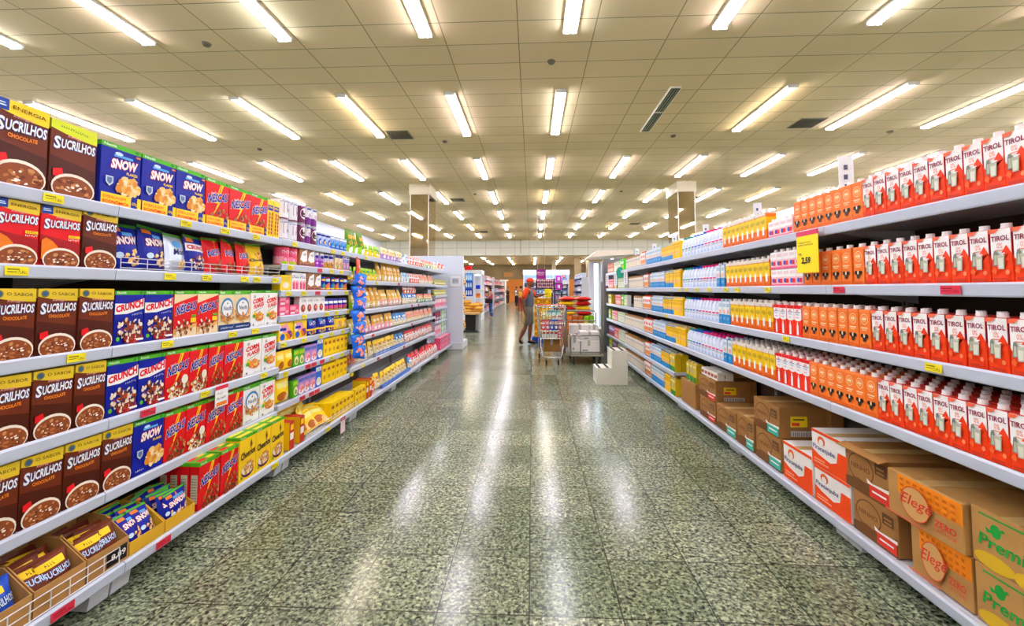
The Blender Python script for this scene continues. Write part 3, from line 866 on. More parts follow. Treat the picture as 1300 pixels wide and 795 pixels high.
# the same rows go on towards the viewer, past the edge of the view
def onward(key, side, y_end, y_min, z, lip, where, pitch, back=.02):
    k = 0; y = y_end
    while y-pitch > y_min:
        k += 1; place(P[key], side, y-pitch/2, z, back, lip, where, label=f'{P[key].look} {nth(k)} past the view edge, {where}'); y -= pitch
onward('brownXLa', 'L', 1.44, .66, 1.797, LU, T_, .185)
onward('redC', 'L', 1.465, .66, 1.495, LU, S2, .155)
onward('brown', 'L', 1.472, .66, 1.132, LU, S3, .155); onward('brown', 'L', 1.466, .66, .80, LU, S4, .155); onward('brown', 'L', 1.44, .66, .467, LU, S5, .155)
tray(1.02, 1.205, '', 'open cardboard tray of blue bags two before the view edge')
tray(1.21, 1.395, '', 'open cardboard tray of blue bags just before the view edge')
fill('bagBlue', 1.02, 1.205, 2, 2); fill('bagBlue', 1.21, 1.395, 2, 2)
# wire fence fronts
WIRE = M('#e4e4e6', .3, .3)
def fence(side, y0, y1, z, lip, back, h, lab, n, slant=0.):
    o = thing('wire_fence', lab, 'wire guard', (-lip-back if side == 'L' else lip+back, (y0+y1)/2, z), side_frame(side), 'wire guards on shelf fronts')
    b = MB(); w = (y1-y0)/2
    for k in range(3): b.tube([(-w, 0, .004+h*k/2), (w, 0, .004+h*k/2)], .0022, WIRE, 5)
    for i in range(n+1):
        x = -w+2*w*i/n; b.tube([(x, 0, 0), (x, 0, h+.004)], .0022, WIRE, 5)
    part('wire_grid', b, o)
    return o
fence('L', 1.955, 3.24, 1.502, LU, .012, .05, 'long wire guard before the cereal bags on second cereal shelf', 9)
fence('L', 1.35, 1.90, .168, LB, .008, .07, 'wire guard before the brown bag trays on bottom cereal shelf', 8)
fence('L', 3.5, 4.5, .168, LB, .008, .05, 'low wire guard before yellow bags on bottom cereal shelf', 6)
fence('L', 4.62, 5.85, .55, LU, .012, .05, 'wire guard on the fifth shelf past blue hanging strip', 8)
fence('L', 4.62, 7.2, 1.165, LU, .012, .05, 'wire guard before gold bags on third cereal shelf', 12)

# price tags on the rails
TAGY = M('#f2e21e', .5); TAGR = M('#d8324a', .5)
def tag_mesh(m, w=.075, h=.034, txt=True):
    b = MB(); b.box((-w/2, 0, -h/2), (w/2, .0015, h/2), m)
    a = Art(b, flat(w, h, 0, None, -h/2)); ink = M('#6a6414') if m is TAGY else M('#8a1226')
    a.rect(.08, .62, .6, .74, ink); a.rect(.08, .36, .5, .44, ink); a.scr(.55, .2, .94, .55, ink, 5)
    return b.mesh('price_tag')
TY, TR = tag_mesh(TAGY), tag_mesh(TAGR, .085)
NTAG = {}
def tag(side, y, zs, lip, where, red=False, w=1.):
    k = (where, red); NTAG[k] = NTAG.get(k, 0)+1
    o = thing('shelf_price_tag', f"{'red' if red else 'yellow'} price tag, {nth(NTAG[k])} {'red' if red else 'yellow'} one from near end, edge of {where}", 'price tag',
              ((-lip+.0065) if side == 'L' else (lip-.0065), y, zs-.022), side_frame(side), 'price tags on shelf edges', TR if red else TY)
    o.scale = (w, 1, 1)
def tags(side, z, lip, where, ys, reds=()):
    for y in ys: tag(side, y, z, lip, where)
    for y in reds: tag(side, y, z, lip, where, True)
tags('L', 1.795, LU, T_, (1.64, 2.31, 2.62, 2.93, 3.42, 4.1, 4.32, 4.95))
tags('L', 1.493, LU, S2, (1.53, 2.22, 2.48, 2.82, 2.95, 3.17), ())
tags('L', 1.13, LU, S3, (1.76, 2.22, 2.72, 2.95))
tags('L', .798, LU, S4, (2.5, 3.06), (2.12,))
tags('L', .465, LU, S5, (), ())
tags('L', .16, LB, SB, (3.05, 3.85), (1.66, 2.12))
# hanging cards
b = MB(); b.box((-.055, 0, -.13), (.055, .002, 0), PWHT); a = Art(b, flat(.11, .13, 0, None, -.13)); a.rect(0, .82, 1, 1, TAGR); a.rect(.1, .05, .9, .22, ORNG); a.scr(.12, .35, .88, .45, BLK, 6); a.scr(.12, .6, .6, .68, M('#8a8a90'), 5)
thing('price_card', 'white hanging price card with pink top below the fourth cereal shelf', 'price card', (-LU+.012, 2.63, .80), side_frame('L'), None, b.mesh('price_card'))
b = MB(); b.box((-.05, 0, -.15), (.05, .002, 0), M('#f0d8da')); a = Art(b, flat(.1, .15, 0, None, -.15)); a.rect(0, .78, 1, 1, M('#c8184a')); a.scr(.2, .84, .8, .93, PWHT, 4)
thing('price_card', 'pale hanging card with crimson top below the bottom cereal shelf', 'price card', (-LB+.012, 4.14, .165), side_frame('L'), None, b.mesh('price_card'))
# ------------------------------------------------------------------ tins and small packs
PURP = M('#7a2a8c'); LILAC = M('#b48ad0'); PINK = M('#e8527c'); PINKL = M('#f3a3b8'); MAUVE = M('#6d2a50'); LBLUE = M('#8fb2ea'); BLUE = M('#1c55c0'); TINW = M('#eceaf0', .3); TEAL = M('#1f9c8c')
PEACH = M('#efb096'); LIME = M('#a6d41e'); SALMON = M('#ec7d62'); GOLDB = M('#e0a63a'); CRMB = M('#efe0b4'); PALEB = M('#bfe0ee'); DKRED = M('#b01820'); OLIVE = M('#8aa02c')
def tin(r, h, lo, hi, art, look, rim=METAL, lid=None):
    b = MB()
    b.lathe([(r*.97, 0, rim), (r, .004, rim), (r, .008, lo), (r, h*.45, hi), (r, h-.01, rim), (r*1.02, h-.008, rim), (r*1.02, h-.001, lid or rim), (r*.9, h)], lo, (0, r, 0), n=20)
    def surf(u, v, o):
        t = (u-.5)*2.5
        return ((r+o)*sin(t), r-(r+o)*cos(t), v*h)
    a = Art(b, surf, .0006, .0008); art(a)
    return Proto('food_tin', look, 'tin', b.mesh('food_tin', False), 2*r, 2*r, h)
def tart(*ops):
    def f(a):
        for o in ops:
            k, *q = o
            if k == 'r': a.rect(*q[:5], 8, 1)
            elif k == 'e': a.ell(*q)
            elif k == 't': a.scr(*q[1:6], max(4, len(q[0])))
            elif k == 'l':
                u0, u1, v, n, m = q
                for i in range(n): a.rect(u0, v-i*.05, u1-(i % 3)*.04, v-i*.05+.02, m, 4, 1)
            elif k == 'b': a.blobs(*q)
            elif k == 'p': a.poly(*q)
    return f
P['tinBrown'] = tin(.066, .165, TINW, TINW, tart(('p', [(.3, .3), (.3, .78), (.56, .78), (.52, .3)], M('#8a4630')), ('p', [(.56, .7), (.95, .75), (.95, .6), (.56, .55)], LILAC), ('r', 0, 0, 1, .07, MAUVE), ('t', 'Suplemento', .15, .82, .85, .9, NAVY), ('l', .5, .9, .5, 3, BLK)), 'wide white tin with brown drink print')
P['tinPurple'] = tin(.047, .165, PURP, TINW, tart(('e', .5, .62, .26, .22, PWHT), ('r', .2, .86, .8, .93, NAVY), ('e', .45, .55, .12, .12, M('#d8b0e4'))), 'purple and white supplement tin')
P['tinMauve'] = tin(.047, .165, MAUVE, MAUVE, tart(('e', .5, .55, .34, .3, PWHT), ('r', .3, .5, .7, .58, BLK), ('r', .35, .36, .65, .44, BLK), ('r', .2, .88, .8, .95, LILAC)), 'mauve supplement tin with white oval')
P['tinBlue'] = tin(.043, .135, LBLUE, M('#c5d4f2'), tart(('r', .1, .78, .9, .9, NAVY), ('e', .5, .38, .24, .24, BLUE), ('e', .5, .34, .12, .14, FLK[1])), 'pale blue milk powder tin')
P['tinBlueB'] = tin(.043, .135, M('#3a78d8'), LBLUE, tart(('r', .1, .78, .9, .9, PWHT), ('e', .5, .4, .24, .24, M('#1f9ce0')), ('l', .25, .7, .25, 2, PWHT)), 'bright blue milk powder tin')
P['tinPink'] = tin(.058, .145, PINKL, PINK, tart(('t', 'Strike', .15, .62, .85, .8, PWHT), ('e', .5, .3, .3, .2, PINK), ('r', .1, .05, .5, .2, LIME)), 'pink strawberry drink tin', RED)
P['tinLil'] = tin(.046, .155, M('#a236b4'), LILAC, tart(('r', .2, .75, .8, .9, PWHT), ('e', .45, .66, .2, .1, NAVY), ('l', .3, .7, .3, 2, PWHT)), 'violet shake tin')
P['tinKid'] = tin(.044, .14, GOLDB, M('#d9d0e8'), tart(('r', .1, .72, .9, .9, NAVY), ('e', .5, .35, .2, .26, M('#a86a3a')), ('e', .5, .48, .12, .12, FLK[1])), 'gold infant cereal tin')
def pack(w, h, d, base, art, look, name='food_box', cat='food box', side=None, top=None):
    b = box_body(w, h, d, base); a = Art(b, flat(w, h)); art(a)
    if top: Art(b, flat_top(w, d, h)).rect(0, 0, 1, 1, top)
    if side: Art(b, flat_side(d, h, -w/2, -1)).rect(0, 0, 1, 1, side)
    return Proto(name, look, cat, b.mesh(name), w, d, h)
P['boxShake'] = pack(.125, .165, .06, M('#a4693a'), tart(('p', [(.08, .35), (.3, .75), (.95, .92), (.95, .3), (.5, .22)], PWHT), ('r', .1, .08, .9, .14, MAUVE), ('t', 'Diet', .45, .55, .85, .7, BLK)), 'brown and white diet shake box')
P['boxKid'] = pack(.085, .16, .05, CRMB, tart(('r', 0, .75, 1, .95, NAVY), ('b', .5, .35, .35, .25, 16, .12, [SALMON, FLK[0], GREEN], 2), ('r', 0, 0, 1, .1, ORNG)), 'cream baby cereal box with navy header')
P['boxKidB'] = pack(.085, .155, .05, M('#8f7fc0'), tart(('r', 0, .78, 1, .96, PWHT), ('r', .1, .82, .8, .9, NAVY), ('e', .5, .35, .3, .2, PINKL), ('r', 0, 0, 1, .08, ORNG)), 'violet baby cereal box')
P['boxYelS'] = pack(.15, .125, .07, YEL, tart(('r', .1, .6, .9, .9, GOLD), ('e', .5, .35, .3, .2, MILK)), 'low yellow food box')
P['boxGela'] = pack(.11, .15, .06, PWHT, tart(('t', 'Sustage', .08, .7, .92, .86, NAVY), ('r', .1, .08, .45, .5, PINK), ('r', .52, .08, .9, .5, PINK), ('e', .28, .5, .14, .08, PINKL), ('e', .7, .5, .14, .08, PINKL)), 'white box with two pink drinks')
P['canPink'] = tin(.042, .125, SALMON, NAVY, tart(('r', .1, .7, .9, .92, PALEB), ('e', .5, .4, .3, .2, ORNG), ('r', .15, .1, .85, .2, YEL)), 'navy and salmon milk jar', RED)
P['canNavy'] = tin(.042, .13, BLUE, NAVY, tart(('r', .2, .7, .9, .85, YEL), ('e', .5, .35, .22, .22, TEAL), ('r', .1, .1, .9, .18, YEL)), 'navy milk powder jar', BLUE)
P['boxPinkS'] = pack(.14, .08, .08, PINK, tart(('r', .05, .5, .6, .85, PINKL), ('t', 'Mix', .6, .2, .92, .5, PWHT), ('r', .08, .1, .5, .3, PWHT)), 'low pink drink powder box')
P['boxWht'] = pack(.125, .165, .05, M('#eceae8'), tart(('t', 'WHEY', .3, .62, .9, .74, M('#5a2a2a')), ('e', .45, .28, .28, .2, M('#9a3426')), ('e', .5, .32, .12, .1, SALMON), ('r', 0, .92, 1, 1, M('#b9b4b2'))), 'white protein box with red dessert')
P['bagNavyS'] = bag(.12, .12, .04, NAVY, NAVY2, tart(('r', .1, .6, .9, .8, PWHT), ('r', .1, .2, .7, .45, PINK), ('r', .1, .05, .9, .15, YEL)), 'navy drink powder sachet', 'food_sachet', 'sachet', 8, 8)
P['boxMuc'] = pack(.2, .15, .06, YEL, tart(('r', .05, .45, .6, .85, PWHT), ('p', [(.1, .85), (.6, .9), (.75, .5), (.3, .4)], PINKL), ('r', .08, .55, .5, .7, NAVY), ('e', .25, .22, .16, .18, BLUE), ('e', .75, .3, .2, .22, M('#8a4a2a')), ('b', .7, .3, .18, .18, 14, .08, [PURP, ORNG], 1)), 'yellow porridge box with white script panel')
P['bagNavyB'] = bag(.19, .165, .05, NAVY, NAVY2, tart(('r', 0, .26, 1, .36, YEL), ('t', 'Neston', .2, .55, .85, .75, PWHT), ('b', .5, .14, .4, .1, 20, .06, FLK), ('e', .3, .82, .2, .1, M('#1f8ce0'))), 'navy oat flake bag with yellow stripe', 'food_bag', 'food bag')
P['bagYelB'] = bag(.16, .165, .05, YEL, GOLD, tart(('r', 0, .7, 1, .92, NAVY2), ('e', .4, .84, .2, .1, LIME), ('b', .5, .35, .35, .2, 24, .08, FLK)), 'yellow oat flake bag with dark header', 'food_bag', 'food bag')
P['bagStarch'] = bag(.12, .155, .05, YEL, GOLD, tart(('r', .1, .6, .9, .8, M('#f4e88a')), ('e', .5, .3, .3, .2, M('#b8621c'))), 'yellow pudding mix bag', 'food_bag', 'food bag', 8, 10)
P['bagStarchB'] = bag(.2, .19, .06, YEL, GOLD, tart(('r', .1, .62, .9, .84, M('#f4e88a')), ('e', .35, .28, .26, .18, M('#b8621c')), ('e', .7, .2, .22, .14, FLK[1])), 'large yellow flour bag with bread print', 'food_bag', 'food bag')
P['boxGreen'] = pack(.085, .14, .035, GREEN, tart(('r', .05, .7, .95, .92, LIME), ('e', .5, .35, .36, .26, CRMB), ('e', .5, .3, .2, .14, OLIVE)), 'green oat box')
P['boxLilac'] = pack(.11, .15, .035, LILAC, tart(('r', .05, .72, .95, .92, M('#5a6ab8')), ('e', .5, .4, .36, .22, PINKL), ('e', .5, .2, .4, .16, PWHT), ('b', .5, .3, .3, .12, 16, .07, [PINK, SALMON], 3)), 'lilac oat box with pink bowl')
P['boxBlueO'] = pack(.11, .19, .035, M('#2a66c8'), tart(('r', .05, .75, .95, .94, PWHT), ('t', 'Aveia', .15, .77, .85, .9, NAVY), ('e', .5, .26, .4, .2, PWHT), ('e', .5, .3, .26, .12, CRMB)), 'blue oat box with white bowl')
P['boxMaz'] = pack(.085, .175, .05, M('#ffd60a'), tart(('e', .5, .74, .34, .1, M('#c8781a')), ('t', 'Maizena', .15, .7, .85, .78, RED2), ('e', .5, .34, .26, .12, M('#d8a01a')), ('r', .1, .05, .9, .1, M('#e0b81a'))), 'yellow corn starch box')
P['boxMazT'] = pack(.085, .175, .05, M('#ffd60a'), tart(('e', .5, .74, .34, .1, M('#c8781a')), ('t', 'Maizena', .15, .7, .85, .78, RED2), ('e', .5, .34, .26, .12, M('#d8a01a'))), 'yellow corn starch box')
P['boxRedE'] = pack(.07, .21, .16, M('#c8351c'), tart(('r', .15, .35, .85, .6, PWHT), ('r', .2, .7, .8, .9, YEL)), 'tall red sided cereal carton standing end on', side=YEL)

def U(*k): return 'bay three, '+k[0]
BT = 'top shelf above the tins'
# bay three rows
T3, A3, B3, C3, D3, E3, F3 = ('top tin shelf', 'upper tin shelf', 'jar shelf', 'protein box shelf', 'oat bag shelf', 'corn starch shelf', 'lower starch shelf')
for st in (0, 1):
    for k, y in (('tinBrown', 3.34), ('tinBrown', 3.475), ('tinMauve', 3.60), ('tinPurple', 3.70), ('tinPurple' if st else 'tinMauve', 3.80)):
        z = 1.802+st*.167
        if k == 'tinBrown' and y < 3.4 and st: z = 1.802+.167
        place(P[k], 'L', y, z, .02, LU, T3, label=f'{P[k].look}, {"upper" if st else "lower"}, {nth([3.34,3.475,3.60,3.70,3.80].index(y)+1)} stack past yellow side box')
run(P['tinBlue'], 'L', 3.86, 4.12, 1.802, LU, T3); run(P['tinBlueB'], 'L', 4.12, 4.5, 1.802, LU, T3)
run(P['tinPink'], 'L', 3.31, 3.55, 1.602, LU, A3); run(P['boxShake'], 'L', 3.55, 3.80, 1.602, LU, A3, n=2); run(P['tinLil'], 'L', 3.81, 4.0, 1.602, LU, A3, n=2)
run(P['tinKid'], 'L', 4.0, 4.2, 1.602, LU, A3, n=2); run(P['boxKid'], 'L', 4.2, 4.38, 1.602, LU, A3, n=2); run(P['boxKidB'], 'L', 4.38, 4.54, 1.602, LU, A3, n=2)
run(P['boxYelS'], 'L', 3.27, 3.43, 1.392, LU, B3, n=1); run(P['boxGela'], 'L', 3.44, 3.66, 1.392, LU, B3, n=2); run(P['boxShake'], 'L', 3.68, 3.93, 1.392, LU, B3, n=2)
for i, k in enumerate(('canNavy', 'canPink', 'canNavy', 'canPink', 'canNavy', 'canPink')): place(P[k], 'L', 3.99+i*.097, 1.392, .02, LU, B3)
run(P['boxPinkS'], 'L', 3.27, 3.42, 1.192, LU, C3, n=1, stack=2); run(P['boxPinkS'], 'L', 3.42, 3.56, 1.192, LU, C3, n=1, stack=1)
run(P['boxWht'], 'L', 3.57, 4.0, 1.192, LU, C3, n=4); run(P['bagNavyS'], 'L', 4.0, 4.52, 1.192, LU, C3, n=5)
run(P['boxMuc'], 'L', 3.26, 3.7, .989, LU, D3, n=2); run(P['bagNavyB'], 'L', 3.71, 4.26, .989, LU, D3, n=3); run(P['bagYelB'], 'L', 4.26, 4.53, .989, LU, D3, n=2)
run(P['bagStarch'], 'L', 3.27, 3.5, .755, LU, E3, n=2); run(P['boxGreen'], 'L', 3.5, 3.66, .755, LU, E3, n=2); run(P['boxLilac'], 'L', 3.66, 3.88, .755, LU, E3, n=2); run(P['boxBlueO'], 'L', 3.88, 3.99, .755, LU, E3, n=1)
run(P['boxMaz'], 'L', 4.0, 4.53, .755, LU, E3, n=6)
run(P['bagStarchB'], 'L', 3.25, 3.5, .502, LU, F3, n=1); run(P['boxGreen'], 'L', 3.5, 3.58, .502, LU, F3, n=1); run(P['boxLilac'], 'L', 3.58, 3.86, .502, LU, F3, n=3); run(P['boxBlueO'], 'L', 3.86, 3.98, .502, LU, F3, n=1)
run(P['boxMazT'], 'L', 3.99, 4.53, .502, LU, F3, n=6)
place(P['boxMazT'], 'L', 4.3, .502+.177, .02, LU, F3, label='yellow corn starch box lying atop the row on lower starch shelf')
B3n = 'bottom starch shelf'
for y in (3.3, 3.45): place(P['boxRedE'], 'L', y, .163, .02, LB, B3n)
for r in range(3):
    for i in range(3): place(P['bagStarchB'], 'L', 3.58+i*.13, .165+.02*r, .03+r*.07, LB, B3n, rank=r, tilt=-.6+R.uniform(-.2, .2), turn=R.uniform(-.5, .5))
for r in range(3): run(P['boxMaz'], 'L', 3.95, 4.46, .163, LB, B3n, n=6, back=.02+r*.055)
for k, y in (('boxMazT', 4.54), ('boxMazT', 4.63), ('boxMaz', 4.72)): place(P[k], 'L', y, .163, .02, LB, 'bottom bag shelf')
place(P['boxRedE'], 'L', 4.83, .163, .02, LB, 'bottom bag shelf'); place(P['boxRedE'], 'L', 4.93, .163, .02, LB, 'bottom bag shelf')
for where, z, ys, reds in ((A3, 1.60, (3.37, 4.08, 4.3), (3.85,)), (B3, 1.39, (3.35, 3.58, 4.05, 4.42), (3.82,)), (C3, 1.19, (3.6, 4.0, 4.2, 4.48), ()), (D3, .987, (3.3, 3.6, 3.9, 4.1, 4.35), ()),
                           (E3, .753, (3.34, 4.12, 4.35), (3.68, 3.78, 3.93)), (F3, .50, (4.6,), (3.6, 3.75, 3.85))):
    tags('L', z, LU, where, ys, reds)

# ------------------------------------------------------------------ bagged goods, bays four to six
def tone(top, bot, patch, look, w=.13, h=.2, T=.055, split=.45, head=None, fold=None):
    def cols(u, v): return bot if v < split+.05*sin(9*u) else (head if head and v > .78 else top)
    def art(a):
        a.rect(.2, .6, .8, .76, patch, 4, 2)
        a.ell(.5, split*.55, .26, .13, PWHT if bot is not PWHT else patch, 10)
        a.blobs(.5, .36, .3, .12, 14, .09, [top, patch, bot], 4, .7)
    return bag(w, h, T, top, bot, art, look, 'snack_bag', 'snack bag', 7, 9, None, cols)
P['gGreen'] = tone(M('#5f8a1e'), LIME, GOLDB, 'tall green snack bag', .15, .27, .07, .25)
P['gYelG'] = tone(LIME, YEL, GREEN2, 'yellow and green snack bag', .13, .15, .05, .5)
P['gCrmP'] = tone(CRMB, LILAC, GOLDB, 'cream biscuit bag with lilac base', .14, .17, .055, .42)
P['gGold'] = tone(GOLDB, M('#e8c26a'), CRMB, 'gold toast bag', .165, .26, .06, .3)
P['gGoldS'] = tone(M('#e6b848'), PEACH, CRMB, 'gold toast bag with peach base', .15, .23, .06, .36)
P['gPale'] = tone(PALEB, PWHT, M('#4a9ac8'), 'pale blue and white snack bag', .13, .16, .05, .5)
P['gPinkW'] = tone(PWHT, SALMON, RED, 'white and salmon biscuit bag', .13, .16, .05, .4, PEACH)
P['gPeach'] = tone(PEACH, CRMB, SALMON, 'peach biscuit bag', .12, .17, .05, .35)
P['gPeachG'] = tone(CRMB, M('#8cb88a'), SALMON, 'cream biscuit bag with green base', .13, .15, .05, .35, SALMON)
P['gRedW'] = tone(PWHT, PEACH, RED, 'white biscuit bag with red top', .115, .175, .055, .25, RED)
P['gYelC'] = tone(YEL, CRMB, M('#b87a2a'), 'yellow topped toast bag', .14, .19, .06, .6)
P['gBluW'] = tone(M('#2a8ad8'), CRMB, PWHT, 'blue topped biscuit bag', .14, .18, .055, .5)
P['gGoldPk'] = tone(GOLDB, PINKL, CRMB, 'gold snack bag with pink base', .14, .2, .055, .4)
P['gGoldGr'] = tone(M('#d9c23a'), LIME, CRMB, 'gold snack bag with green base', .14, .2, .055, .45)
P['gRedY'] = tone(YEL, SALMON, RED, 'red and yellow toast pack', .11, .17, .05, .6)
B4 = ['top bag shelf', 'second bag shelf', 'third bag shelf', 'fourth bag shelf', 'fifth bag shelf', 'bottom bag shelf']
def bags(level, z, items, lip=LU, back=.03, tilt=-.12):
    for k, y0, y1, n in items:
        for i in range(n):
            y = y0+(y1-y0)*(i+.5)/n
            place(P[k], 'L', y, z+.003, back+R.uniform(0, .025), lip, B4[level], tilt=tilt+R.uniform(-.06, .06), turn=R.uniform(-.12, .12), lean=R.uniform(-.05, .05))
bags(0, 1.80, [('gGreen', 4.58, 5.05, 3), ('gYelG', 5.06, 5.62, 4), ('gCrmP', 5.64, 6.55, 6), ('gPale', 6.55, 6.85, 2), ('gPinkW', 6.85, 7.8, 7), ('gPeachG', 7.8, 8.6, 6)])
bags(1, 1.505, [('gYelG', 4.62, 4.9, 2), ('gYelG', 4.95, 5.5, 4), ('gGold', 5.5, 6.5, 6), ('gPale', 6.52, 6.95, 3), ('gPinkW', 6.97, 7.6, 5), ('gPeach', 7.6, 8.58, 8)])
bags(2, 1.163, [('gGoldGr', 4.66, 4.82, 1), ('gGold', 4.84, 5.6, 5), ('gGoldS', 5.62, 6.55, 6), ('gBluW', 6.6, 7.4, 6), ('gPeachG', 7.42, 8.58, 9)])
place_n = [('gPinkW', 6.75), ('gPinkW', 6.9), ('gPinkW', 7.05), ('gPinkW', 7.2), ('gPinkW', 7.33)]
for k, y in place_n: place(P[k], 'L', y, 1.163+.165, .06, LU, 'third bag shelf upper layer', tilt=-.1)
bags(3, .863, [('gGoldGr', 4.62, 5.02, 3), ('gGoldPk', 5.04, 6.1, 7), ('gBluW', 6.12, 6.8, 5), ('gPeach', 6.82, 8.58, 14)])
bags(4, .548, [('gRedY', 4.62, 4.88, 2), ('gYelC', 4.9, 5.25, 2), ('gYelC', 5.27, 6.3, 7), ('gBluW', 6.32, 6.7, 3), ('gRedW', 6.72, 8.58, 15)])
bags(5, .163, [('gRedY', 5.0, 5.22, 2), ('gYelC', 5.24, 5.75, 4), ('gYelC', 5.77, 6.5, 5), ('gBluW', 6.52, 6.75, 1), ('gRedW', 6.77, 8.6, 15)], LB, .03)
bags(5, .163, [('gRedW', 6.9, 8.6, 12)], LB, .12)
tags('L', 1.505, LU, B4[1], (5.3, 7.6), (6.2,)); tags('L', 1.16, LU, B4[2], (8.1,), (6.9, 7.3)); tags('L', .86, LU, B4[3], (), (5.2, 6.9)); tags('L', .545, LU, B4[4], (4.9,), (5.4, 6.5))
# blue card strips on the shelf edges
BLU = M('#4a78d0', .5)
b = MB(); b.box((-.62, 0, 0), (.62, .03, .035), BLU); Art(b, flat(1.24, .035)).rect(0, .4, 1, .6, M('#8fb0ea')); me = b.mesh('shelf_liner')
for y, z, l, w in ((5.95, .166, LB, 'bottom'), (6.0, .552, LU, 'fifth')):
    thing('shelf_liner', f'blue card edging in front of the bags on {w} bag shelf', 'card strip', (-l-.02, y, z), side_frame('L'), 'blue card edgings', me)

# last bay before the end panel
V7 = ['top end shelf', 'second end shelf', 'third end shelf', 'fourth end shelf', 'fifth end shelf', 'sixth end shelf', 'bottom end shelf']
P['jarGreen'] = tin(.05, .115, OLIVE, M('#d8cf8a'), tart(('r', .1, .2, .9, .55, CRMB), ('e', .5, .7, .3, .12, GREEN)), 'olive labelled jar', GOLD)
P['boxPW'] = pack(.11, .17, .05, PINKL, tart(('r', 0, .5, .5, 1, PWHT), ('e', .5, .4, .3, .2, PINK)), 'pink and white food box')
P['boxPurD'] = pack(.13, .19, .05, MAUVE, tart(('r', .1, .6, .9, .85, RED2), ('e', .5, .3, .3, .16, PWHT)), 'dark purple food box')
P['boxGrW'] = pack(.13, .2, .05, PWHT, tart(('r', 0, 0, .6, 1, GREEN2), ('e', .6, .4, .3, .2, PWHT), ('r', .1, .65, .8, .8, GREEN)), 'green and white food box')
P['boxPinkL'] = pack(.2, .12, .12, PINK, tart(('r', .05, .3, .95, .7, PINKL), ('r', .3, .4, .8, .6, PURP)), 'long pink food box', top=PINKL)
P['packBlue'] = bag(.3, .22, .12, M('#e9eef4'), BLUE, tart(('r', 0, .72, 1, .96, M('#1f8cd4')), ('r', .05, .3, .5, .6, ORNG), ('r', .1, .62, .6, .76, RED), ('e', .75, .35, .16, .18, M('#1f8cd4'))), 'large blue and white family pack', 'family_pack', 'food pack')
P['packRed'] = bag(.3, .17, .12, M('#f2ede2'), RED, tart(('r', 0, .6, 1, .8, RED), ('r', .1, .2, .8, .5, YEL)), 'red and cream family pack', 'family_pack', 'food pack')
place(P['packRed'], 'L', 8.86, 1.803, .03, LU, V7[0]); place(P['packBlue'], 'L', 9.2, 1.803, .03, LU, V7[0]); place(P['packBlue'], 'L', 9.55, 1.803, .03, LU, V7[0])
run(P['jarGreen'], 'L', 8.68, 9.8, 1.492, LU, V7[1], n=9); run(P['jarGreen'], 'L', 8.68, 9.8, 1.282, LU, V7[2], n=9); run(P['boxPW'], 'L', 8.68, 9.8, 1.032, LU, V7[3], n=9)
run(P['boxPurD'], 'L', 8.68, 9.25, .742, LU, V7[4], n=4); run(P['boxGrW'], 'L', 9.28, 9.8, .742, LU, V7[4], n=3)
run(P['boxPW'], 'L', 8.68, 9.25, .472, LU, V7[5], n=4); run(P['boxGrW'], 'L', 9.28, 9.8, .472, LU, V7[5], n=3)
run(P['boxPinkL'], 'L', 8.7, 9.8, .163, LB, V7[6], n=5, stack=2)

# blue clip strip hung with packs
o = thing('clip_strip', 'blue hanging strip of snack sachets between tin shelves and bag shelves', 'hanging strip', (-1.90, 4.57, .66), side_frame('L'))
b = MB(); b.box((-.025, .01, 0), (.025, .014, .98), M('#1c62c8')); part('strip_band', b, o)
SB_ = M('#1f66e0', .3)
for k in range(7):
    q = bag(.2, .15, .04, SB_, NAVY, tart(('b', .5, .4, .3, .25, 12, .12, [SALMON, ORNG, PEACH, PINKL], k), ('r', .1, .75, .9, .92, M('#2f8ce6'))), 'x', 'sachet', 'x', 6, 6)
    c = part('sachet', q.mesh, o); c.location = (.02*(k % 2)-.01, -.045, .0+k*.13); c.rotation_euler = (-.1, .22*(-1)**k, -.35)
o = thing('clip_strip', 'short red and orange hanging sachet above the blue strip', 'hanging strip', (-1.90, 4.57, 1.6), side_frame('L'))
b = MB(); b.box((-.015, .01, -.02), (.015, .014, .16), RED); part('strip_band', b, o)
q = bag(.1, .17, .03, M('#e2552a', .3), RED2, tart(('b', .5, .4, .3, .25, 12, .12, [YEL, PINKL], 3),), 'x', 'sachet', 'x', 6, 6); part('sachet', q.mesh, o).location = (0, -.02, -.04)
q = bag(.1, .15, .03, M('#e2552a', .3), RED2, tart(('b', .5, .4, .3, .25, 12, .12, [YEL, PINKL], 3),), 'x', 'sachet', 'x', 6, 6); part('sachet', q.mesh, o).location = (.03, -.03, -.2)

# ------------------------------------------------------------------ milk side products
CAPW = M('#f4f4f2', .35); ORR = M('#ee3f14'); ORR2 = M('#c92a1c'); COW = M('#f27a2a'); COW2 = M('#e0641a'); BORD = M('#8c1040'); GLASS_ = M('#b9bda8'); GLASS2 = M('#7d8474')
def cap_mesh(m=CAPW, r=.0165, h=.02, y=.024, z=.0):
    b = MB(); b.lathe([(r, 0), (r, h*.3), (r*.9, h*.35), (r*.9, h), (0, h)], m, (0, y, z), n=12); return b.mesh('cap', False)
def carton(w, h, d, base, art, look, cap=CAPW, name='milk_carton', cat='milk carton', side=None, topm=None, slope=.012):
    b = MB()
    b.box((-w/2, 0, 0), (w/2, d, h-slope), base, .002)
    b.prism_x([(0, h-slope), (d, h-slope), (d*.9, h), (.003, h-.002)], -w/2+.001, w/2-.001, topm or base)
    a = Art(b, flat(w, h-slope*.3)); art(a)
    if side:
        s = Art(b, flat_side(d, h-slope, w/2, 1)); side(s)
        s = Art(b, flat_side(d, h-slope, -w/2, -1)); side(s)
    parts = [('cap', cap_mesh(cap, z=h-.003))] if cap else []
    return Proto(name, look, cat, b.mesh(name), w, d, h, parts)
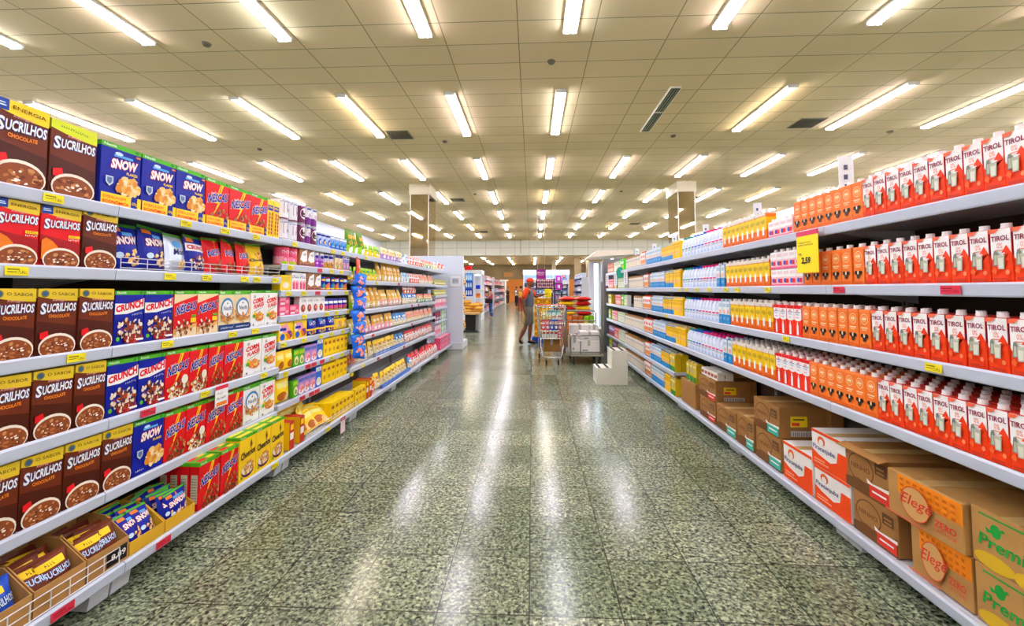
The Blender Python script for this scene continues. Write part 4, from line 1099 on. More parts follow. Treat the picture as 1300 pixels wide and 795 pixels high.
def tirol(a):
    a.poly([(.04, .47), (.12, .42), (.56, .42), (.56, 1), (.04, 1)], PWHT); a.rect(.5, .55, .98, 1, PWHT)
    a.poly([(.5, .42), (.62, .42), (.98, .66), (.98, .58), (.98, .54), (.5, .54)], PWHT)
    a.poly([(.02, .42), (.02, .5), (.1, .44), (.5, .4), (.62, .4), (.62, .54), (.5, .54), (.77, .7), (.98, .56), (.98, .4)], ORR)
    a.rect(.5, .54, .7, .56, PWHT)
    a.txt('TIROL', .09, .77, .93, .87, BORD, bold=.02, slope=.012); a.txt('0%', .36, .64, .62, .74, SALMON); a.rect(.3, .6, .66, .615, SALMON)
    a.poly([(.02, .92), (.02, 1), (.5, 1), (.3, .93)], M('#ee6a4a'))
    a.poly([(.16, .32), (.2, .54), (.24, .6), (.36, .6), (.4, .54), (.42, .32)], GLASS2); a.poly([(.22, .34), (.25, .52), (.33, .52), (.36, .34)], GLASS_)
    a.poly([(.4, .26), (.36, .52), (.72, .52), (.68, .26)], GLASS_); a.poly([(.44, .28), (.42, .46), (.66, .46), (.64, .28)], M('#dcdccb'))
    a.poly([(.1, .22), (.24, .3), (.36, .24), (.3, .16)], M('#f4672f')); a.ell(.84, .2, .09, .045, M('#f08a5a'), 10); a.rect(.2, .04, .85, .1, M('#c9361a'))
P['tirol'] = carton(.0715, .2, .075, ORR, tirol, 'orange and white skimmed milk carton', side=lambda s: (s.rect(0, .55, 1, 1, BORD), s.rect(.1, .05, .9, .5, ORR2)), topm=ORR2)  # top in darker red: the shade over the rear ranks put into its colour
def cow(a):
    a.arc(.5, .76, .33, .14, .1, CREAM, n=18); a.ell(.5, .76, .22, .09, M('#f6a45a'), 14); a.rect(.3, .74, .7, .79, CREAM)
    a.rect(.2, .52, .8, .55, CREAM); a.rect(.28, .47, .72, .495, M('#f8c48a'))
    a.ell(.3, .33, .16, .055, BLK, 10); a.ell(.7, .33, .16, .055, BLK, 10); a.ell(.5, .28, .17, .09, M('#2a2220'), 12); a.ell(.5, .33, .07, .05, CREAM, 10); a.ell(.5, .22, .13, .05, M('#3a3230'), 10)
    a.rect(.05, .04, .95, .12, COW2)
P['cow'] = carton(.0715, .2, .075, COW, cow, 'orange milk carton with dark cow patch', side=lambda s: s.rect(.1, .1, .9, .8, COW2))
def redw(a):
    a.band(lambda t: .55-.05*sin(pi*t), lambda t: 1., PWHT, 8); a.rect(.0, .9, 1, 1, RED); a.rect(.1, .78, .9, .8, M('#5a7ab8')); a.scr(.2, .7, .8, .77, M('#4a6ab0'))
    a.ell(.5, .84, .2, .04, PEACH, 10); a.poly([(.36, .05), (.36, .33), (.44, .42), (.56, .42), (.64, .33), (.64, .05)], PWHT); a.rect(.44, .42, .56, .47, PWHT); a.rect(.3, .6, .7, .63, PINKL)
P['redw'] = carton(.0715, .2, .075, M('#ee3018'), redw, 'red based white topped milk carton', side=lambda s: s.rect(0, .6, 1, 1, PINKL))
def small(a):
    a.rect(0, .55, 1, 1, PWHT); a.rect(.1, .72, .9, .9, M('#e8d0d4')); a.ell(.35, .34, .2, .14, BLUE, 10); a.rect(.5, .2, .9, .45, RED); a.rect(0, 0, 1, .12, PINK)
P['small'] = carton(.07, .118, .06, M('#f2c6cc'), small, 'short pink and white drink carton', M('#e8e4e2'), 'drink_carton', 'drink carton')
def yelo(a):
    a.rect(0, .36, 1, .86, M('#f6cf16')); a.band(lambda t: .36+.08*sin(pi*t), lambda t: .44, M('#f6cf16'), 6); a.ell(.5, .66, .42, .1, M('#e0b410'), 14); a.scr(.2, .62, .82, .71, GREEN2, 5)
    a.poly([(.34, .18), (.3, .46), (.7, .46), (.66, .18)], PWHT); a.ell(.5, .46, .2, .03, CRMB, 10); a.rect(.1, .04, .9, .12, M('#d9560f')); a.rect(.0, .88, 1, 1, M('#e4dcd0'))
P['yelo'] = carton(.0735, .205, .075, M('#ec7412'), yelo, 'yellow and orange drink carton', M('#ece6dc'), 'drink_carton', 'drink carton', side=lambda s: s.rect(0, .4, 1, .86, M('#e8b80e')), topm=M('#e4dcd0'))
def bluw(a):
    a.rect(0, .42, 1, 1, M('#dfe8ee')); a.rect(.1, .75, .9, .9, M('#a9c6d8')); a.ell(.5, .55, .3, .1, PEACH, 12); a.scr(.2, .18, .8, .3, PALEB, 5)
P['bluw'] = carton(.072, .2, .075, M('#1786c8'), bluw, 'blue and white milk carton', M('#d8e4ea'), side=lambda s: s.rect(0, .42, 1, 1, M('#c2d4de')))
def yelb(a):
    a.rect(0, .3, 1, .95, M('#ffd012')); a.rect(.1, .62, .9, .8, M('#e8b000')); a.ell(.5, .4, .3, .1, PEACH, 12); a.rect(.1, .84, .9, .9, M('#c89a0a'))
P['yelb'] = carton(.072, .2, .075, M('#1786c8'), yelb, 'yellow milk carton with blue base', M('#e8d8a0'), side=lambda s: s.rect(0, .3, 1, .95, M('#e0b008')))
P['yely'] = carton(.072, .2, .075, M('#fcc60e'), yelb, 'yellow milk carton', M('#e8d8a0'))
def whbr(a):
    a.rect(0, .86, 1, 1, M('#a8763a')); a.rect(.95, 0, 1, .86, M('#a39a88')); a.rect(.2, .55, .7, .72, M('#b9ae9c')); a.ell(.5, .35, .22, .2, CRMB, 10); a.rect(.1, .06, .9, .12, M('#b8b0a0'))  # right edge greyed: the shaded gap between cartons painted onto the front
P['whbr'] = carton(.072, .2, .075, M('#f2eee6'), whbr, 'white plant drink carton with brown top', None, 'plant_drink_carton', 'drink carton', topm=M('#a8763a'))
def whgr(a):
    a.rect(0, .8, 1, 1, M('#b9cf9a')); a.ell(.5, .45, .3, .22, M('#d8e0c0'), 10); a.rect(.2, .66, .8, .74, GREEN2); a.rect(0, 0, 1, .12, M('#a8c07a'))
P['whgr'] = carton(.072, .2, .075, M('#e9ebdf'), whgr, 'white plant drink carton with green print', None, 'plant_drink_carton', 'drink carton')
def pkrd(a):
    a.rect(0, .55, 1, 1, PINKL); a.ell(.5, .3, .3, .2, PWHT, 10); a.rect(.1, .7, .9, .85, RED)
P['pkrd'] = carton(.072, .2, .075, SALMON, pkrd, 'pink and red plant drink carton', None, 'plant_drink_carton', 'drink carton')
def vio(a):
    a.rect(0, .5, 1, 1, M('#8a86c8')); a.ell(.5, .3, .3, .2, RED2, 10); a.rect(.1, .7, .9, .82, PWHT)
P['vio'] = carton(.072, .2, .075, M('#b8506a'), vio, 'violet plant drink carton', None, 'plant_drink_carton', 'drink carton')
P['lime'] = carton(.072, .21, .075, M('#8cc414'), tart(('r', .1, .6, .9, .8, YEL), ('e', .5, .3, .3, .18, PWHT)), 'lime green drink carton', None, 'plant_drink_carton', 'drink carton')
P['green'] = carton(.09, .21, .075, M('#3ccb2a'), tart(('r', .1, .6, .9, .8, PWHT), ('e', .5, .3, .3, .18, YEL)), 'bright green drink carton', None, 'plant_drink_carton', 'drink carton')
P['terra'] = carton(.1, .21, .075, M('#b8522e'), tart(('r', .1, .6, .9, .8, M('#d88a5a')), ('e', .5, .3, .3, .18, CRMB)), 'terracotta drink carton', None, 'plant_drink_carton', 'drink carton')
P['mustard'] = carton(.09, .2, .075, M('#d8b21e'), tart(('r', .1, .6, .9, .8, GREEN2), ('e', .5, .3, .3, .18, CRMB)), 'mustard yellow drink carton', None, 'plant_drink_carton', 'drink carton')
P['greentin'] = carton(.085, .2, .08, M('#e0c020'), tart(('r', 0, 0, 1, .3, GREEN2), ('r', .2, .5, .8, .7, M('#b8b090')), ('r', .1, .8, .9, .9, CRMB)), 'yellow carton with green base', M('#e8d8a0'), 'drink_carton', 'drink carton')
def mixw(a):
    a.rect(0, .5, 1, 1, PWHT); a.rect(.1, .2, .9, .45, ORNG); a.ell(.5, .7, .3, .12, RED, 10); a.rect(.2, .03, .8, .1, BLUE)
P['mixw'] = carton(.08, .2, .075, M('#e8c8a8'), mixw, 'white and orange drink carton', ORR, 'drink_carton', 'drink carton')
def milk_bottle(capm, look):
    b = MB(); BW = M('#dfe9fb', .25)
    b.lathe([(.032, 0), (.036, .004), (.0365, .02), (.0365, .11), (.036, .135), (.03, .165), (.019, .185), (.016, .19), (.016, .198)], BW, (0, .037, 0), n=18, sq=3.2)
    def surf(u, v, o):
        t = (u-.5)*2.2; k = (abs(sin(t))**3.2+abs(cos(t))**3.2)**(-1/3.2)
        return ((.0366+o)*sin(t)*k, .037-(.0366+o)*cos(t)*k, v*.13)
    a = Art(b, surf, .0005, .0006); a.rect(.0, .1, 1, .8, M('#e9f1ff'), 10, 1)
    a.rect(.15, .62, .85, .72, capm, 8, 1); a.scr(.15, .42, .85, .58, M('#26305a'), 5); a.ell(.5, .26, .2, .09, M('#bcd2f0'), 10); a.rect(.25, .13, .75, .17, PINKL if capm is PINK else SKYB, 6, 1)
    c = MB(); c.lathe([(.019, 0), (.019, .016), (.017, .018), (0, .018)], capm, (0, .037, .196), n=14)
    return Proto('milk_bottle', look, 'milk bottle', b.mesh('milk_bottle', True), .076, .076, .214, [('cap', c.mesh('cap'))])
P['botP'] = milk_bottle(M('#e8267a'), 'white milk bottle with pink cap'); P['botB'] = milk_bottle(M('#1a5ad0'), 'white milk bottle with blue cap'); P['botT'] = milk_bottle(M('#12a08c'), 'white milk bottle with teal cap')

W1, W2, W3, W4, W5, W6 = ('top milk shelf', 'second milk shelf', 'third milk shelf', 'fourth milk shelf', 'fifth milk shelf', 'bottom milk shelf')
def line(z, where, items, ranks=1):
    for it in items:
        k, y0, y1 = it[:3]; rk = it[3] if len(it) > 3 else ranks
        st = 2 if len(it) > 4 else 1
        run(P[k], 'R', y0, y1, z+.002, RU, where, pitch=P[k].w*1.025, ranks=rk, stack=st)
line(1.759, W1, [('tirol', 1.513, 2.242), ('cow', 2.245, 2.814), ('small', 2.83, 3.12), ('yelo', 3.14, 3.84), ('botP', 3.86, 4.28), ('botB', 4.28, 4.62), ('botT', 4.62, 4.9), ('yely', 4.95, 5.2), ('yelb', 5.2, 5.65), ('bluw', 5.68, 6.4),
    ('mixw', 6.45, 6.7), ('whbr', 6.75, 7.75), ('green', 7.95, 8.2), ('whgr', 8.25, 8.9), ('terra', 8.95, 9.6)])
line(1.421, W2, [('tirol', 1.503, 2.245), ('cow', 2.25, 2.737), ('small', 2.745, 3.1, 1, 2), ('yelo', 3.12, 3.8), ('bluw', 3.82, 4.01), ('botP', 4.02, 4.4), ('botB', 4.4, 4.66), ('botT', 4.66, 4.9), ('yely', 4.94, 5.2), ('yelb', 5.2, 5.5), ('bluw', 5.53, 6.2),
    ('mixw', 6.3, 6.55), ('whbr', 6.6, 7.55), ('whgr', 7.9, 8.5), ('mustard', 8.6, 8.9), ('pkrd', 9.0, 9.55)])
line(1.098, W3, [('tirol', 1.528, 2.222, 2), ('cow', 2.225, 2.77, 2), ('redw', 2.775, 3.085, 2), ('yelo', 3.09, 3.735, 2), ('bluw', 3.745, 3.965, 1), ('botP', 3.975, 4.45, 2), ('botB', 4.45, 4.7), ('botT', 4.7, 4.87), ('yely', 4.9, 5.2), ('yelb', 5.2, 5.6), ('bluw', 5.62, 6.15),
    ('mixw', 6.2, 6.6), ('whbr', 6.65, 7.2), ('whgr', 7.7, 7.95), ('green', 8.0, 8.2), ('pkrd', 8.25, 8.75), ('mustard', 9.2, 9.55)])
line(.765, W4, [('tirol', 1.55, 2.2, 4), ('cow', 2.205, 2.71, 4), ('redw', 2.715, 3.07, 4), ('yelo', 3.08, 3.715, 4), ('bluw', 3.725, 3.9, 3), ('botP', 3.91, 4.4, 3), ('botB', 4.4, 4.64, 2), ('botT', 4.64, 4.79, 2), ('yely', 4.82, 5.15, 2), ('yelb', 5.15, 5.5, 2), ('bluw', 5.52, 6.1, 2),
    ('mixw', 6.14, 6.55), ('whbr', 6.6, 7.9), ('whgr', 7.95, 8.55), ('pkrd', 8.6, 9.15), ('lime', 9.3, 9.55)])
line(.42, W5, [('greentin', 5.2, 5.38, 2), ('yelb', 5.4, 5.72, 2), ('bluw', 5.74, 6.25, 2), ('mixw', 6.28, 6.5), ('whbr', 6.62, 7.9), ('whgr', 7.95, 8.5), ('pkrd', 8.55, 8.9), ('vio', 8.92, 9.5)])
line(.137, W6, [('greentin', 5.2, 5.36, 2), ('yely', 5.38, 5.6, 2), ('bluw', 5.62, 6.2, 2), ('mixw', 6.25, 6.55), ('whbr', 6.62, 7.9), ('whgr', 7.95, 8.6), ('vio', 8.7, 9.1), ('lime', 9.2, 9.5)])
for y in (4.68, 4.78, 4.88): place(P['greentin'], 'R', y, .405, .06, RU, 'atop the tall brown carton')
for z, w_, y in ((1.761, W1, 1.51), (1.423, W2, 1.5), (1.10, W3, 1.525), (.767, W4, 1.547)): onward('tirol', 'R', y, 1.2, z, RU, w_, .0733)
# tags on the milk side
tags('R', 1.421, RU, W2, (3.1, 3.55, 3.75, 4.1, 4.4, 4.7, 4.9), (1.78, 2.4))
tags('R', 1.098, RU, W3, (2.9, 1.87, 5.4), ())
tags('R', .765, RU, W4, (), ())
# yellow promotion sign
o = thing('promotion_sign', 'yellow hanging price sign on the second milk shelf, pink top', 'price sign', (1.63, 2.60, 1.5), side_frame('R'))
b = MB(); b.box((-.098, 0, 0), (.098, .003, .222), M('#fbe412', .45)); a = Art(b, flat(.196, .222))
a.scr(.08, .8, .7, .84, BLK, 12); a.scr(.08, .73, .8, .77, BLK, 14); a.txt('R$', .1, .47, .24, .54, BLK); a.txt('2,59', .22, .22, .64, .42, BLK, bold=.04, shear=.03)
part('sign_board', b, o)
b = MB(); b.box((-.098, -.001, .222), (.098, .004, .25), M('#d8325a')); part('sign_holder', b, o, 'pink plastic holder')
# white price rulers standing up at the back of the milk shelving
def ruler(x, y, z0, z1, w, lab, side=-.35):
    o = thing('price_ruler', lab, 'price strip', (x, y, z0), side, 'white price strips over the milk shelving')
    b = MB(); h = z1-z0; b.box((-w/2, 0, 0), (w/2, .004, h), M('#eef0f4')); a = Art(b, flat(w, h))
    for k in range(6): a.rect(.34, .1+k*.14, .6, .17+k*.14, M('#5a5a70'))
    part('strip', b, o); return o
for x, y, z0, z1, w, lab in ((2.16, 3.0, 1.84, 2.32, .085, 'nearest white price strip rising behind the orange cartons'), (2.13, 4.1, 1.84, 2.22, .07, 'second white price strip rising behind the yellow drink cartons'),
        (2.13, 5.3, 1.84, 2.2, .07, 'white price strip behind the yellow milk cartons'), (2.13, 6.45, 1.84, 2.22, .07, 'white price strip rising beside the blue milk cartons'), (2.13, 7.5, 1.84, 2.2, .07, 'white price strip behind the brown topped cartons'), (2.1, 8.6, 1.84, 2.22, .07, 'farthest white price strip over the milk shelving')):
    ruler(x, y, z0, z1, w, lab)
for y, z, lab in ((7.62, 1.49, 'white price strip hanging from top milk shelf beside green round sign'), (8.55, 1.49, 'white price strip hanging below the green round sign'), (9.5, 1.49, 'farthest white price strip hanging from the top milk shelf')):
    ruler(1.655, y, z, 1.74, .09, lab, side_frame('R')+.6)
o = thing('round_sign', 'green round sign hanging from the far top milk shelf', 'sign', (1.655, 8.1, 1.72), side_frame('R')+.5)
b = MB(); b.prism_y([(.11*cos(2*pi*k/24), .11*sin(2*pi*k/24)) for k in range(24)], 0, .004, M('#1f9a7c')); part('disc', b, o)
b = MB(); b.box((-.01, -.001, .1), (.01, .003, .14), WHITE); part('hook', b, o)

# ------------------------------------------------------------------ shipping cartons on the bottom milk shelf
def ship(y0, y1, z, h, name, lab, base, art, depth=.38, back=.04, flap=False, side_art=None, group='shipping cartons on the bottom milk shelf', turn=0.):
    w = y1-y0-.006
    o = thing(name, lab, 'cardboard box', (RU+back, (y0+y1)/2, z), side_frame('R')+turn, group)
    b = MB()
    if flap:
        b.box((-w/2, 0, 0), (w/2, depth, h), base)
    else:
        b.box((-w/2, 0, 0), (w/2, depth, h), base, .004)
    a = Art(b, flat(w, h)); art(a)
    if side_art: side_art(Art(b, flat_side(depth, h, w/2, 1)))
    part('carton_body', b, o)
    t = MB(); t.box((-.03, .002, h), (.03, depth, h+.0012), M('#c7a468', .4)); part('tape', t, o)
    if flap:
        f = MB(); f.prism_x([(0, h), (-.05, h-.012), (-.05, h-.008), (0, h+.004)], -w/2, w/2, base); part('flap', f, o)
    return o
KR = M('#b98c50', .75, noise=.2, nscale=9); KRB = M('#a37440', .8, noise=.25, nscale=9); KRD = M('#6e4624', .7); BOXW = M('#eeeae4', .5)
ORD_ = M('#f08c1e', .6); REDI = M('#d83a2a', .6); GRNI = M('#1f9a3a', .6)
def elege(a):
    a.rect(.16, .55, 1, .98, ORD_)
    for k in range(8):
        for j in range(3): a.rect(.2+k*.1, .6+j*.13, .25+k*.1, .66+j*.13, M('#c86a10'))
    a.ell(.44, .5, .2, .36, M('#cfa062', .7), 20); a.arc(.44, .5, .2, .36, .05, REDI)
    a.txt('Elegê', .22, .36, .64, .66, REDI, bold=.005, shear=.06); a.txt('ZERO', .7, .3, .96, .44, REDI, bold=.02); a.txt('LACTOSE', .7, .2, .96, .27, REDI)
    a.rect(.0, .05, .55, .09, M('#d86a4a'))
def premium(a):
    a.ell(.33, .7, .07, .12, GRNI, 12); a.poly([(.2, .72), (.3, .66), (.22, .62)], GRNI); a.rect(.12, .9, .8, .93, GRNI); a.poly([(.38, .72), (.42, .8), (.46, .76)], GRNI)
    a.txt('Premium', .1, .36, .98, .58, GRNI, bold=.02, shear=.03); a.ell(.3, .14, .26, .14, M('#d8b02a'), 16); a.ell(.7, .12, .16, .14, M('#d8b02a'), 16)
def ninho(a, patch=REDI):
    a.ell(.36, .55, .3, .34, KRD, 22); a.ell(.36, .55, .275, .31, KRB, 22); a.txt('NINHO', .14, .5, .58, .62, KRD, bold=.02)
    a.poly([(0, .0), (0, .22), (.3, .3), (.55, .26), (1, .42), (1, .0)], KRD)
    a.poly([(.5, .4), (.62, .34), (1, .38), (1, .3), (.52, .3)], BOXW); a.rect(.56, .04, .98, .3, patch); a.rect(.62, .16, .92, .2, PWHT)
    a.rect(.7, .6, .94, .86, M('#5e3c20')); a.rect(.74, .64, .9, .68, KRB); a.rect(.74, .73, .9, .77, KRB)
def pira(a):
    a.poly([(0, 0), (0, .44), (.2, .34), (.55, .26), (.72, .36), (.76, .66), (1, .66), (1, 0)], M('#ec4a14', .6)); a.rect(0, .92, 1, 1, M('#ec4a14', .6))
    a.ell(.3, .74, .11, .13, M('#e8662a'), 16); a.ell(.3, .7, .07, .09, BOXW, 14)
    a.txt('Piracanjuba', .04, .43, .68, .6, M('#20307a'), bold=.005, shear=.02)
    a.rect(.08, .1, .5, .14, M('#f4a07a')); a.rect(.08, .18, .4, .22, M('#f4a07a'))
YL_ = M('#f0d020', .6)
def label_side(a):
    a.rect(.2, .38, .5, .72, YL_); a.rect(.22, .42, .36, .52, REDI); a.rect(.25, .6, .45, .64, BLK); a.rect(.2, .08, .7, .26, M('#c9c4ba')); 
    for k in range(12): a.rect(.24+k*.036, .1, .25+k*.036, .22, BLK)
z1, z2 = .14, .357
EXTRA = ((1.22, 1.515, z1, .215, 'lower cardboard box past the near edge of the view'), (1.22, 1.515, z2, .21, 'upper cardboard box past the near edge of the view'))
TEAL_ = M('#3fb8a4', .6)
ship(1.52, 1.795, z1, .215, 'cardboard_box', 'lower cardboard box with green script nearest on bottom milk shelf', KR, premium)
ship(1.52, 1.80, z2, .21, 'cardboard_box', 'upper cardboard box with green script nearest on bottom milk shelf', KR, premium)
for q in EXTRA: ship(*q[:4], 'cardboard_box', q[4], KR, premium)
ship(1.80, 2.075, z1, .215, 'cardboard_box', 'lower cardboard box with red script and orange checks', KR, elege)
ship(1.803, 2.165, z2, .2, 'cardboard_box', 'upper cardboard box with red script and orange checks', KR, elege, back=.02)
ship(2.14, 2.42, z1, .205, 'cardboard_box', 'lower brown carton with dark oval next to red script boxes', KRB, ninho, side_art=label_side)
ship(2.17, 2.465, z2-.01, .225, 'cardboard_box', 'brown carton with open flap atop the dark oval carton', KRB, ninho, flap=True, side_art=label_side)
ship(2.435, 2.735, z1, .205, 'cardboard_box', 'lower orange and white carton under its twin', BOXW, pira)
ship(2.45, 2.75, z2-.01, .21, 'cardboard_box', 'upper orange and white carton resting on its twin', BOXW, pira)
ship(2.75, 3.055, z1, .235, 'cardboard_box', 'single orange and white carton beside the stacked pair', BOXW, pira)
def ninho_teal(a): ninho(a, TEAL_)
ship(3.08, 3.41, z1, .225, 'cardboard_box', 'lower brown carton with teal patch beside single orange carton', KRB, ninho_teal, side_art=label_side)
ship(3.09, 3.43, z1+.227, .215, 'cardboard_box', 'upper brown carton with teal patch and yellow side label', KRB, ninho_teal, side_art=label_side)
ship(3.44, 3.71, z1, .245, 'cardboard_box', 'single brown carton with teal patch in front of the steel upright', KRB, ninho_teal)
ship(3.73, 4.11, z1, .215, 'cardboard_box', 'low brown carton with teal patch beside the tall stack', KRB, ninho_teal)
ship(4.13, 4.5, z1, .2, 'cardboard_box', 'lower brown carton of the stack topped by white cups', KRB, ninho, side_art=label_side)
ship(4.12, 4.52, z1+.202, .2, 'cardboard_box', 'upper brown carton of the stack topped by white cups', KRB, ninho, side_art=label_side)
def plain(a): a.rect(.62, .1, .95, .4, TEAL_)
ship(4.62, 5.05, z1, .262, 'cardboard_box', 'plain brown carton carrying three yellow cartons', KRB, lambda a: None, side_art=lambda a: (a.rect(.2, .1, .5, .45, TEAL_), a.rect(.1, .5, .9, .54, KRD)))
ship(3.05, 3.5, z1+.23, .3, 'cardboard_box', 'brown carton at the back behind the teal patch stack', KRB, lambda a: None, depth=.09, back=.36)
P['cup'] = carton(.07, .075, .07, BOXW, tart(('r', .1, .3, .9, .7, M('#a8483a')),), 'small white dessert cup pack', None, 'dessert_pack', 'food pack')
for i in range(5):
    for r in range(2): place(P['cup'], 'R', 4.16+i*.075, z1+.404, .06+r*.08, RU, 'atop the brown carton stack', rank=r)
# milk cartons lying at the back of the bottom shelf, dark gap fillers are left empty
# ------------------------------------------------------------------ far end of the aisle
def at(px, py, Y):
    """the point seen at pixel px, py at distance Y along the aisle (used to take real sizes off the photograph)."""
    cp, sp, c, s = cos(PITCH), sin(PITCH), cos(YAW), sin(YAW)
    f = Vector((s*cp, c*cp, sp)); r = Vector((c, -s, 0)); u = r.cross(f)
    d = f+r*((px-650)/FPX)-u*((py-340)/FPX)
    return Vector((0, 0, EYE))+d*(Y/d.y)

# white end panel of the cereal shelving
o = thing('end_panel', 'tall white end panel closing the cereal shelving', 'end panel', (0, 0, 0))
b = MB(); b.box((-2.95, 10.0, .17), (-1.62, 10.08, 2.2), M('#dbe2f0', .4), .006); part('panel', b, o)
b = MB(); b.box((-2.95, 9.95, 0), (-1.62, 10.75, .17), M('#dfe2ea', .4), .01); part('plinth', b, o)
b = MB(); b.box((-2.95, 10.08, .17), (-1.7, 10.12, 2.1), M('#c9ccd4', .5))
for z in (.45, .8, 1.15, 1.5): b.box((-2.9, 10.12, z), (-1.66, 10.7, z+.02), RAILW)
part('rear_shelf', b, o)
b = MB(); b.box((-.15, 0, 0), (.15, .012, .3), M('#cdd0da', .3)); a = Art(b, flat(.3, .3)); a.rect(.08, .08, .92, .92, M('#e6e8f0')); a.rect(.25, .3, .75, .72, M('#b4b8c8')); a.rect(.3, .5, .7, .55, M('#8a8fa6'))
p0 = at(575, 365, 9.98)
thing('notice_holder', 'pale notice frame fixed on the white end panel', 'notice', (-1.8, 9.985, p0.z), 0, None, b.mesh('notice_holder'))
P['bread'] = bag(.3, .17, .12, GOLDB, M('#c98a3a'), tart(('r', .1, .3, .9, .7, YEL), ('e', .5, .5, .2, .16, M('#8a3a1a')), ('b', .5, .5, .4, .3, 10, .1, [CRMB, M('#c98a3a')], 1)), 'golden bread bag', 'bread_bag', 'bread', 9, 9, pw=(.35, .4))
nbr = 0
def bread(x, y, z, rz, where, tx=-1.45):
    global nbr
    nbr += 1
    o = thing('bread_bag', f'golden bread bag {where}, {nth(nbr)} counted upward', 'bread', (x, y, z), 0, 'bread bags', P['bread'].mesh, rot=(tx, 0, rz))
for k, z in enumerate((.47, .82, 1.17, 1.52)):
    bread(-1.68, 10.35, z+.01, .9, 'on the rear of the white end panel', -.1); bread(-1.7, 10.6, z+.01, 1.2, 'on the rear of the white end panel', -.1)
# bread table
nbr = 0
o = thing('bread_table', 'low table with black base piled with bread bags', 'table', (-2.1, 14.0, 0))
b = MB(); b.box((-.1, 0, .06), (.24, .4, .58), M('#1c1a18', .5), .01); part('pedestal', b, o)
b = MB(); b.box((-.32, -.08, .58), (.36, .75, .66), M('#c9a26a', .6), .01); part('table_top', b, o)
b = MB(); b.box((-.16, -.03, 0), (.3, .5, .06), M('#20242c', .5), .015); part('foot_plate', b, o)
b = MB(); b.box((.24, .1, .05), (.34, .7, .58), M('#8f8f90', .4)); part('side_panel', b, o)
for k in range(14):
    bread(-2.28+.17*(k % 4)+R.uniform(-.03, .03), 14.1+R.uniform(0, .3), .68+.1*(k//4)+.06, R.uniform(-.6, .6), 'heaped on the black based table')
# cabinets with posters
o = thing('display_cabinet', 'white lit display cabinet with blue bottle posters', 'display cabinet', (0, 0, 0))
b = MB(); b.box((-3.9, 19.5, 0), (-2.3, 20.6, .2), WHITE); b.box((-3.9, 20.5, .2), (-2.3, 20.6, 2.3), WHITE); part('cabinet_body', b, o)
b = MB()
for x in (-2.36, -2.66): b.box((x, 19.42, 0), (x+.05, 19.5, 2.15), WHITE)
b.box((-3.9, 19.42, 2.1), (-2.3, 20.6, 2.3), WHITE); part('frame', b, o)
b = MB(); b.box((-2.6, 19.52, 2.04), (-2.38, 19.6, 2.1), EM('#d8ecff', 5)); part('lamp', b, o)
for z in (.6, 1.0, 1.4):
    b = MB(); b.box((-2.62, 19.55, z), (-2.33, 20.5, z+.03), WHITE); part('shelf', b, o)
b = MB(); b.box((-3.05, 19.38, 1.1), (-2.7, 19.42, 2.15), M('#2a62c0', .4)); a = Art(b, flat(.35, 1.05, 19.38, -3.05, 1.1))
for k, c in enumerate((NAVY, M('#1c4aa8'), M('#5aa8f0'))):
    a.rect(0, .02+k*.33, 1, .32+k*.33, c)
    for j in range(3): a.poly([(.12+j*.28, .06+k*.33), (.12+j*.28, .2+k*.33), (.18+j*.28, .27+k*.33), (.24+j*.28, .27+k*.33), (.3+j*.28, .2+k*.33), (.3+j*.28, .06+k*.33)], M('#d8ecff'))
part('poster', b, o)
b = MB(); b.box((-3.05, 19.38, 2.3), (-2.75, 19.42, 2.48), RED); part('header_card', b, o, 'red header card')
P['orangeP'] = pack(.22, .2, .1, ORNG, tart(('r', .1, .5, .9, .85, M('#c85a10')),), 'orange food pack'); P['blueP'] = pack(.24, .18, .1, M('#1a2ad8'), tart(('r', .1, .3, .9, .6, BLUE),), 'blue food pack')
for z, k, t in ((.63, 'orangeP', 'lowest'), (1.03, 'orangeP', 'middle'), (1.43, 'blueP', 'upper')):
    q = P[k]; thing('food_box', f'{q.look} on the {t} shelf of the lit white cabinet', 'food box', (-2.48, 19.7, z), 0, 'packs in the lit cabinet', q.mesh)
P['yelT'] = pack(.14, .3, .1, YEL, tart(('r', .1, .6, .9, .9, RED), ('e', .5, .3, .3, .15, M('#8a4a1a'))), 'yellow tall pack')
for k in range(4): thing('food_box', f'yellow and red pack between end panel and blue posters, {nth(k+1)} upward', 'food box', (-3.16, 19.1, 1.05+k*.32), 0, 'packs left of the posters', P['yelT'].mesh)
o = thing('pack_stand', 'slim white stand carrying yellow packs beside the blue posters', 'stand', (-3.16, 19.05, 0))
b = MB(); b.box((-.1, .0, 0), (.1, .2, 1.03), WHITE)
for k in range(4): b.box((-.1, .02, 1.03+k*.32), (.1, .2, 1.046+k*.32), WHITE)
b.box((-.1, .19, 1.0), (.1, .21, 2.4), WHITE); part('stand_body', b, o)

